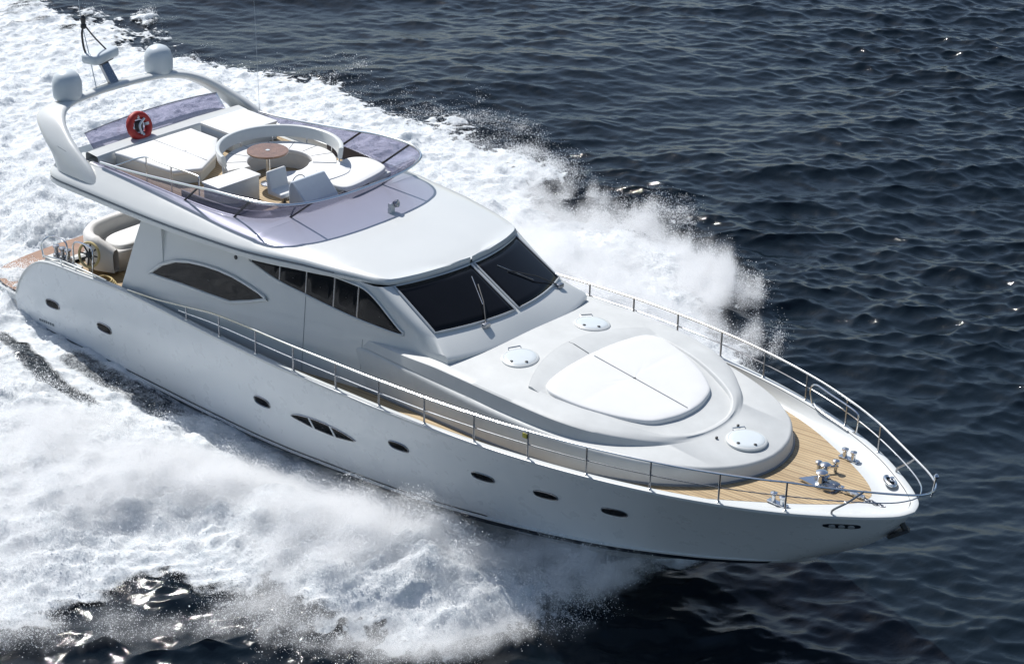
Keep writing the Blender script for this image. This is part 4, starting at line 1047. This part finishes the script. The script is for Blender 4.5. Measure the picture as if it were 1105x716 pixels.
FO = np.clip(MASK*(1-thin*(.7+.5*n_st))*(1-lace*(1+.7*n_jet+.35*n_hi))*(1-gap2*np.clip(.3+.3*n_jet+.2*n_mid, 0, .68)), 0, 1)*(1-np.where(port, 0, .5*ss(16.6, 18.6, GX)))
FOAM = np.maximum(FO, caps)
foam, used = grid_mesh('wake_foam', SX, SY, FZ, keep=FOAM > .02); foam.data.materials.append(foam_material())
a = foam.data.attributes.new('foam', 'FLOAT', 'POINT'); a.data.foreach_set('value', FOAM.reshape(-1)[used].astype(np.float32))
foam['kind'] = 'stuff'; foam['label'] = 'white churned foam of the bow wave and wake'; foam['category'] = 'foam'

# ---- flying drops
def spray_points(n):
    r = np.random.default_rng(5)
    w_ = MASK*(np.clip(RID, 0, 2)**.8+.05)*np.exp(.8*n_jet+.4*n_mid+.4*n_lo)
    edge = ss(.70, .95, tt)*ss(1.14, 1.0, tt)*front*ss(-14, 5, GX)*(1-gap)
    w_ = w_+.8*edge*np.exp(.8*n_jet+.6*n_lo)*np.clip(ridge(GX, port)+.1, 0, 1.2)
    w_ = np.clip(w_, 0, np.percentile(w_, 99.7)); c = np.cumsum(w_.ravel()); c /= c[-1]
    i = np.searchsorted(c, r.random(n)); ix, iy = np.unravel_index(i, (N, N))
    x = GX[ix, iy]+r.normal(0, .05, n); y = GY[ix, iy]+r.normal(0, .05, n)
    e = edge[ix, iy]; rh = ridge(x, y > 0)
    up = r.exponential(1, n)*(.05+.22*np.clip(RID[ix, iy], 0, 1.6)+.16*e*rh)*np.exp(.35*n_mid[ix, iy])
    up = np.minimum(up, np.where(np.abs(y)-YI[ix, iy] < 1.6, .22, .8))
    thr = r.exponential(1, n)*e*.26*np.clip(rh, .1, 1.4)
    y = y+np.sign(y)*thr*.8; x = x+thr*.3
    z = FZ[ix, iy]+up-thr*.15
    rad = r.lognormal(math.log(.0044), .5, n); rad = np.clip(rad, .003, .02)*(1-.35*np.clip(up, 0, 1))
    k = ~((np.abs(y) < YI[ix, iy]+.15) & (x > -.6))
    return np.stack([x, y, z], -1)[k], rad[k]
P_, R_ = spray_points(900000)
CLOUD = []
# ---- spray mist: a fog grid whose density is worked out here
def mist():
    vx = .1; x0, x1, y0, y1, z0, z1 = -6.0, 20.5, -14.5, 14.5, -.4, 3.2
    nx, ny, nz = int((x1-x0)/vx), int((y1-y0)/vx), int((z1-z0)/vx)
    xs, ys, zs = x0+vx*(np.arange(nx)+.5), y0+vx*(np.arange(ny)+.5), z0+vx*(np.arange(nz)+.5)
    r = np.random.default_rng(21)
    f = [2*np.pi*np.fft.fftfreq(n_, vx) for n_ in (nx, ny, nz)]
    K3 = np.sqrt((f[0][:, None, None]*.8)**2+f[1][None, :, None]**2+f[2][None, None, :]**2); K3[0, 0, 0] = 1
    def n3(th, seed):
        r = np.random.default_rng(seed); fx_, fy_, fz_ = f[0][:, None, None], f[1][None, :, None], f[2][None, None, :]
        kp = fx_*math.cos(th)+fy_*math.sin(th); kq = -fx_*math.sin(th)+fy_*math.cos(th)
        K = np.sqrt((kp*2.4)**2+kq**2+(fz_*1.1)**2); K[0, 0, 0] = 1
        z = np.real(np.fft.ifftn(np.fft.fftn(r.normal(size=(nx, ny, nz)))*np.where(K > 2*np.pi/3.5, K**-1.8, 0))); return z/z.std()
    nz3 = np.where((ys > 0)[None, :, None], n3(math.radians(122), 21), n3(math.radians(-122), 22))
    i = np.clip(((xs-X0)/LEN*N).astype(int), 0, N-1); j = np.clip(((ys-Y0)/LEN*N).astype(int), 0, N-1)
    I, J = np.ix_(i, j)
    surf = FZ[I, J]; rid = np.clip(RID[I, J], 0, 2); msk = MASK[I, J]; t_ = tt[I, J]; ed = ss(.75, 1.0, t_)*ss(1.12, 1.0, t_)
    rdg = ridge(xs[:, None], (ys > 0)[None, :])
    h = .06+.40*rid+.46*ed*np.clip(rdg, 0, 1.5)*(front[I, J])
    zz = zs[None, None, :]-surf[:, :, None]
    d = np.exp(-np.clip(zz, 0, None)/h[:, :, None])*(zz > -.25)
    d *= (np.clip(rid*1.6, 0, 1)*msk+.9*ed*front[I, J]*np.clip(rdg, 0, 1)*(1-.7*gap[I, J]))[:, :, None]
    d *= np.clip(.85+np.where(ys > 0, .3, .45)[None, :, None]*nz3, 0, 3)*(.7+.3*ss(.6, .95, t_))[:, :, None]*(.35+.65*ss(.03, .34, t_))[:, :, None]
    # the sheet of water peeled off by the chine, thinning as it falls outward
    xc = np.clip(xs-.1, -.7, 22); a_ = (np.abs(ys)[None, :]-chine_y(xc)[:, None]); zc_ = (chine_z(xc)+.03*(xs-10))[:, None]*np.clip(1-a_/2.6, 0, 1)**.7
    sh = np.exp(-(((zs[None, None, :]-zc_[:, :, None])/.16)**2))*((a_ > .05)*ss(2.8, .6, a_)*(ss(13.0, 15.5, xs)*ss(19.6, 18.4, xs))[:, None])[:, :, None]
    d = np.maximum(d, .9*sh*np.clip(.7+.8*nz3, 0, 2))
    d = np.clip(d-.08, 0, None)
    hullm = (np.abs(ys)[None, :] < chine_y(np.clip(xs, -.7, 22))[:, None]+.1); d[np.broadcast_to(hullm[:, :, None], d.shape)] = 0
    fx = ss(-6, -2, xs)[:, None, None]; d *= fx
    d[0] = d[-1] = 0; d[:, 0] = d[:, -1] = 0; d[:, :, -1] = 0; d[:, :, 0] = 0
    # drops carried in the same cloud
    c = np.cumsum((d**.9).ravel()); c /= c[-1]; r = np.random.default_rng(8); n = 900000
    q = np.searchsorted(c, r.random(n)); a_, b_, e_ = np.unravel_index(q, d.shape)
    P = np.stack([xs[a_], ys[b_], zs[e_]], -1)+r.uniform(-.5, .5, (n, 3))*vx
    CLOUD.append((P, np.clip(r.lognormal(math.log(.0046), .45, n), .0025, .012)))
    me = bpy.data.meshes.new('spray_mist'); me.vertices.add(d.size)
    a = me.attributes.new('d', 'FLOAT', 'POINT'); a.data.foreach_set('value', d.astype(np.float32).ravel())
    o = bpy.data.objects.new('spray_mist', me); col.objects.link(o); o['kind'] = 'stuff'
    o['label'] = 'soft white mist of spray hanging over the bow wave'; o['category'] = 'spray'
    m = bpy.data.materials.new('mist'); m.use_nodes = True; t = m.node_tree; t.nodes.clear()
    pv = t.nodes.new('ShaderNodeVolumePrincipled'); pv.inputs['Color'].default_value = (.998, .998, .999, 1); pv.inputs['Density'].default_value = 4.6; pv.inputs['Anisotropy'].default_value = .45
    ou = t.nodes.new('ShaderNodeOutputMaterial'); t.links.new(pv.outputs[0], ou.inputs['Volume'])
    g = bpy.data.node_groups.new('mist', 'GeometryNodeTree'); g.interface.new_socket('Geometry', in_out='INPUT', socket_type='NodeSocketGeometry'); g.interface.new_socket('Geometry', in_out='OUTPUT', socket_type='NodeSocketGeometry')
    gi, go = g.nodes.new('NodeGroupInput'), g.nodes.new('NodeGroupOutput')
    vc = g.nodes.new('GeometryNodeVolumeCube'); vc.inputs['Min'].default_value = (x0, y0, z0); vc.inputs['Max'].default_value = (x0+nx*vx, y0+ny*vx, z0+nz*vx)
    for n_, v_ in zip(('Resolution X', 'Resolution Y', 'Resolution Z'), (nx, ny, nz)): vc.inputs[n_].default_value = v_
    po = g.nodes.new('GeometryNodeInputPosition'); sep = g.nodes.new('ShaderNodeSeparateXYZ'); g.links.new(po.outputs[0], sep.inputs[0])
    def M_(op, a, b, c=None):
        n_ = g.nodes.new('ShaderNodeMath'); n_.operation = op
        for k, v in enumerate((a, b, c)):
            if v is None: continue
            if isinstance(v, (int, float)): n_.inputs[k].default_value = v
            else: g.links.new(v, n_.inputs[k])
        return n_.outputs[0]
    def ix(s, lo, n_): return M_('MINIMUM', M_('MAXIMUM', M_('FLOOR', M_('DIVIDE', M_('SUBTRACT', s, lo), vx), 0.0), 0.0), float(n_-1))
    fi = ix(sep.outputs[0], x0, nx); fj = ix(sep.outputs[1], y0, ny); fk = ix(sep.outputs[2], z0, nz)
    # integer maths: the index runs past what a float holds exactly
    def I_(op, a, b):
        n_ = g.nodes.new('FunctionNodeIntegerMath'); n_.operation = op
        for k, v in enumerate((a, b)):
            if isinstance(v, int): n_.inputs[k].default_value = v
            else: g.links.new(v, n_.inputs[k])
        return n_.outputs[0]
    def toint(s):
        n_ = g.nodes.new('FunctionNodeFloatToInt'); g.links.new(s, n_.inputs[0]); return n_.outputs[0]
    idx = I_('ADD', I_('MULTIPLY', I_('ADD', I_('MULTIPLY', toint(fi), ny), toint(fj)), nz), toint(fk))
    si = g.nodes.new('GeometryNodeSampleIndex'); si.data_type = 'FLOAT'; si.domain = 'POINT'
    na = g.nodes.new('GeometryNodeInputNamedAttribute'); na.data_type = 'FLOAT'; na.inputs[0].default_value = 'd'
    g.links.new(gi.outputs[0], si.inputs['Geometry']); g.links.new(na.outputs[0], si.inputs['Value']); g.links.new(idx, si.inputs['Index'])
    g.links.new(si.outputs[0], vc.inputs['Density'])
    sm_ = g.nodes.new('GeometryNodeSetMaterial'); sm_.inputs['Material'].default_value = m
    g.links.new(vc.outputs[0], sm_.inputs[0]); g.links.new(sm_.outputs[0], go.inputs[0])
    o.modifiers.new('mist', 'NODES').node_group = g
    return o
mist()
P_ = np.concatenate([P_, CLOUD[0][0]]); R_ = np.concatenate([R_, CLOUD[0][1]])
me = bpy.data.meshes.new('spray_drops'); me.vertices.add(len(P_)); me.vertices.foreach_set('co', P_.astype(np.float32).ravel())
a = me.attributes.new('rad', 'FLOAT', 'POINT'); a.data.foreach_set('value', R_.astype(np.float32))
drops = bpy.data.objects.new('spray_drops', me); col.objects.link(drops); drops['kind'] = 'stuff'
drops['label'] = 'white drops of spray thrown up by the bow'; drops['category'] = 'spray'
dm = bpy.data.materials.new('spray_drop'); dm.use_nodes = True; _t = dm.node_tree; _t.nodes.clear()
_d = _t.nodes.new('ShaderNodeBsdfDiffuse'); _d.inputs[0].default_value = (.95, .955, .96, 1); _l = _t.nodes.new('ShaderNodeBsdfTranslucent'); _l.inputs[0].default_value = (.95, .955, .96, 1)
_x = _t.nodes.new('ShaderNodeMixShader'); _x.inputs[0].default_value = .5; _o = _t.nodes.new('ShaderNodeOutputMaterial')
_t.links.new(_d.outputs[0], _x.inputs[1]); _t.links.new(_l.outputs[0], _x.inputs[2]); _t.links.new(_x.outputs[0], _o.inputs[0])
g = bpy.data.node_groups.new('drops', 'GeometryNodeTree'); g.interface.new_socket('Geometry', in_out='INPUT', socket_type='NodeSocketGeometry'); g.interface.new_socket('Geometry', in_out='OUTPUT', socket_type='NodeSocketGeometry')
gi, go = g.nodes.new('NodeGroupInput'), g.nodes.new('NodeGroupOutput')
mp_ = g.nodes.new('GeometryNodeMeshToPoints'); na = g.nodes.new('GeometryNodeInputNamedAttribute'); na.data_type = 'FLOAT'; na.inputs[0].default_value = 'rad'
sm_ = g.nodes.new('GeometryNodeSetMaterial'); sm_.inputs['Material'].default_value = dm
g.links.new(gi.outputs[0], mp_.inputs['Mesh']); g.links.new(na.outputs[0], mp_.inputs['Radius']); g.links.new(mp_.outputs[0], sm_.inputs[0]); g.links.new(sm_.outputs[0], go.inputs[0])
drops.modifiers.new('drops', 'NODES').node_group = g
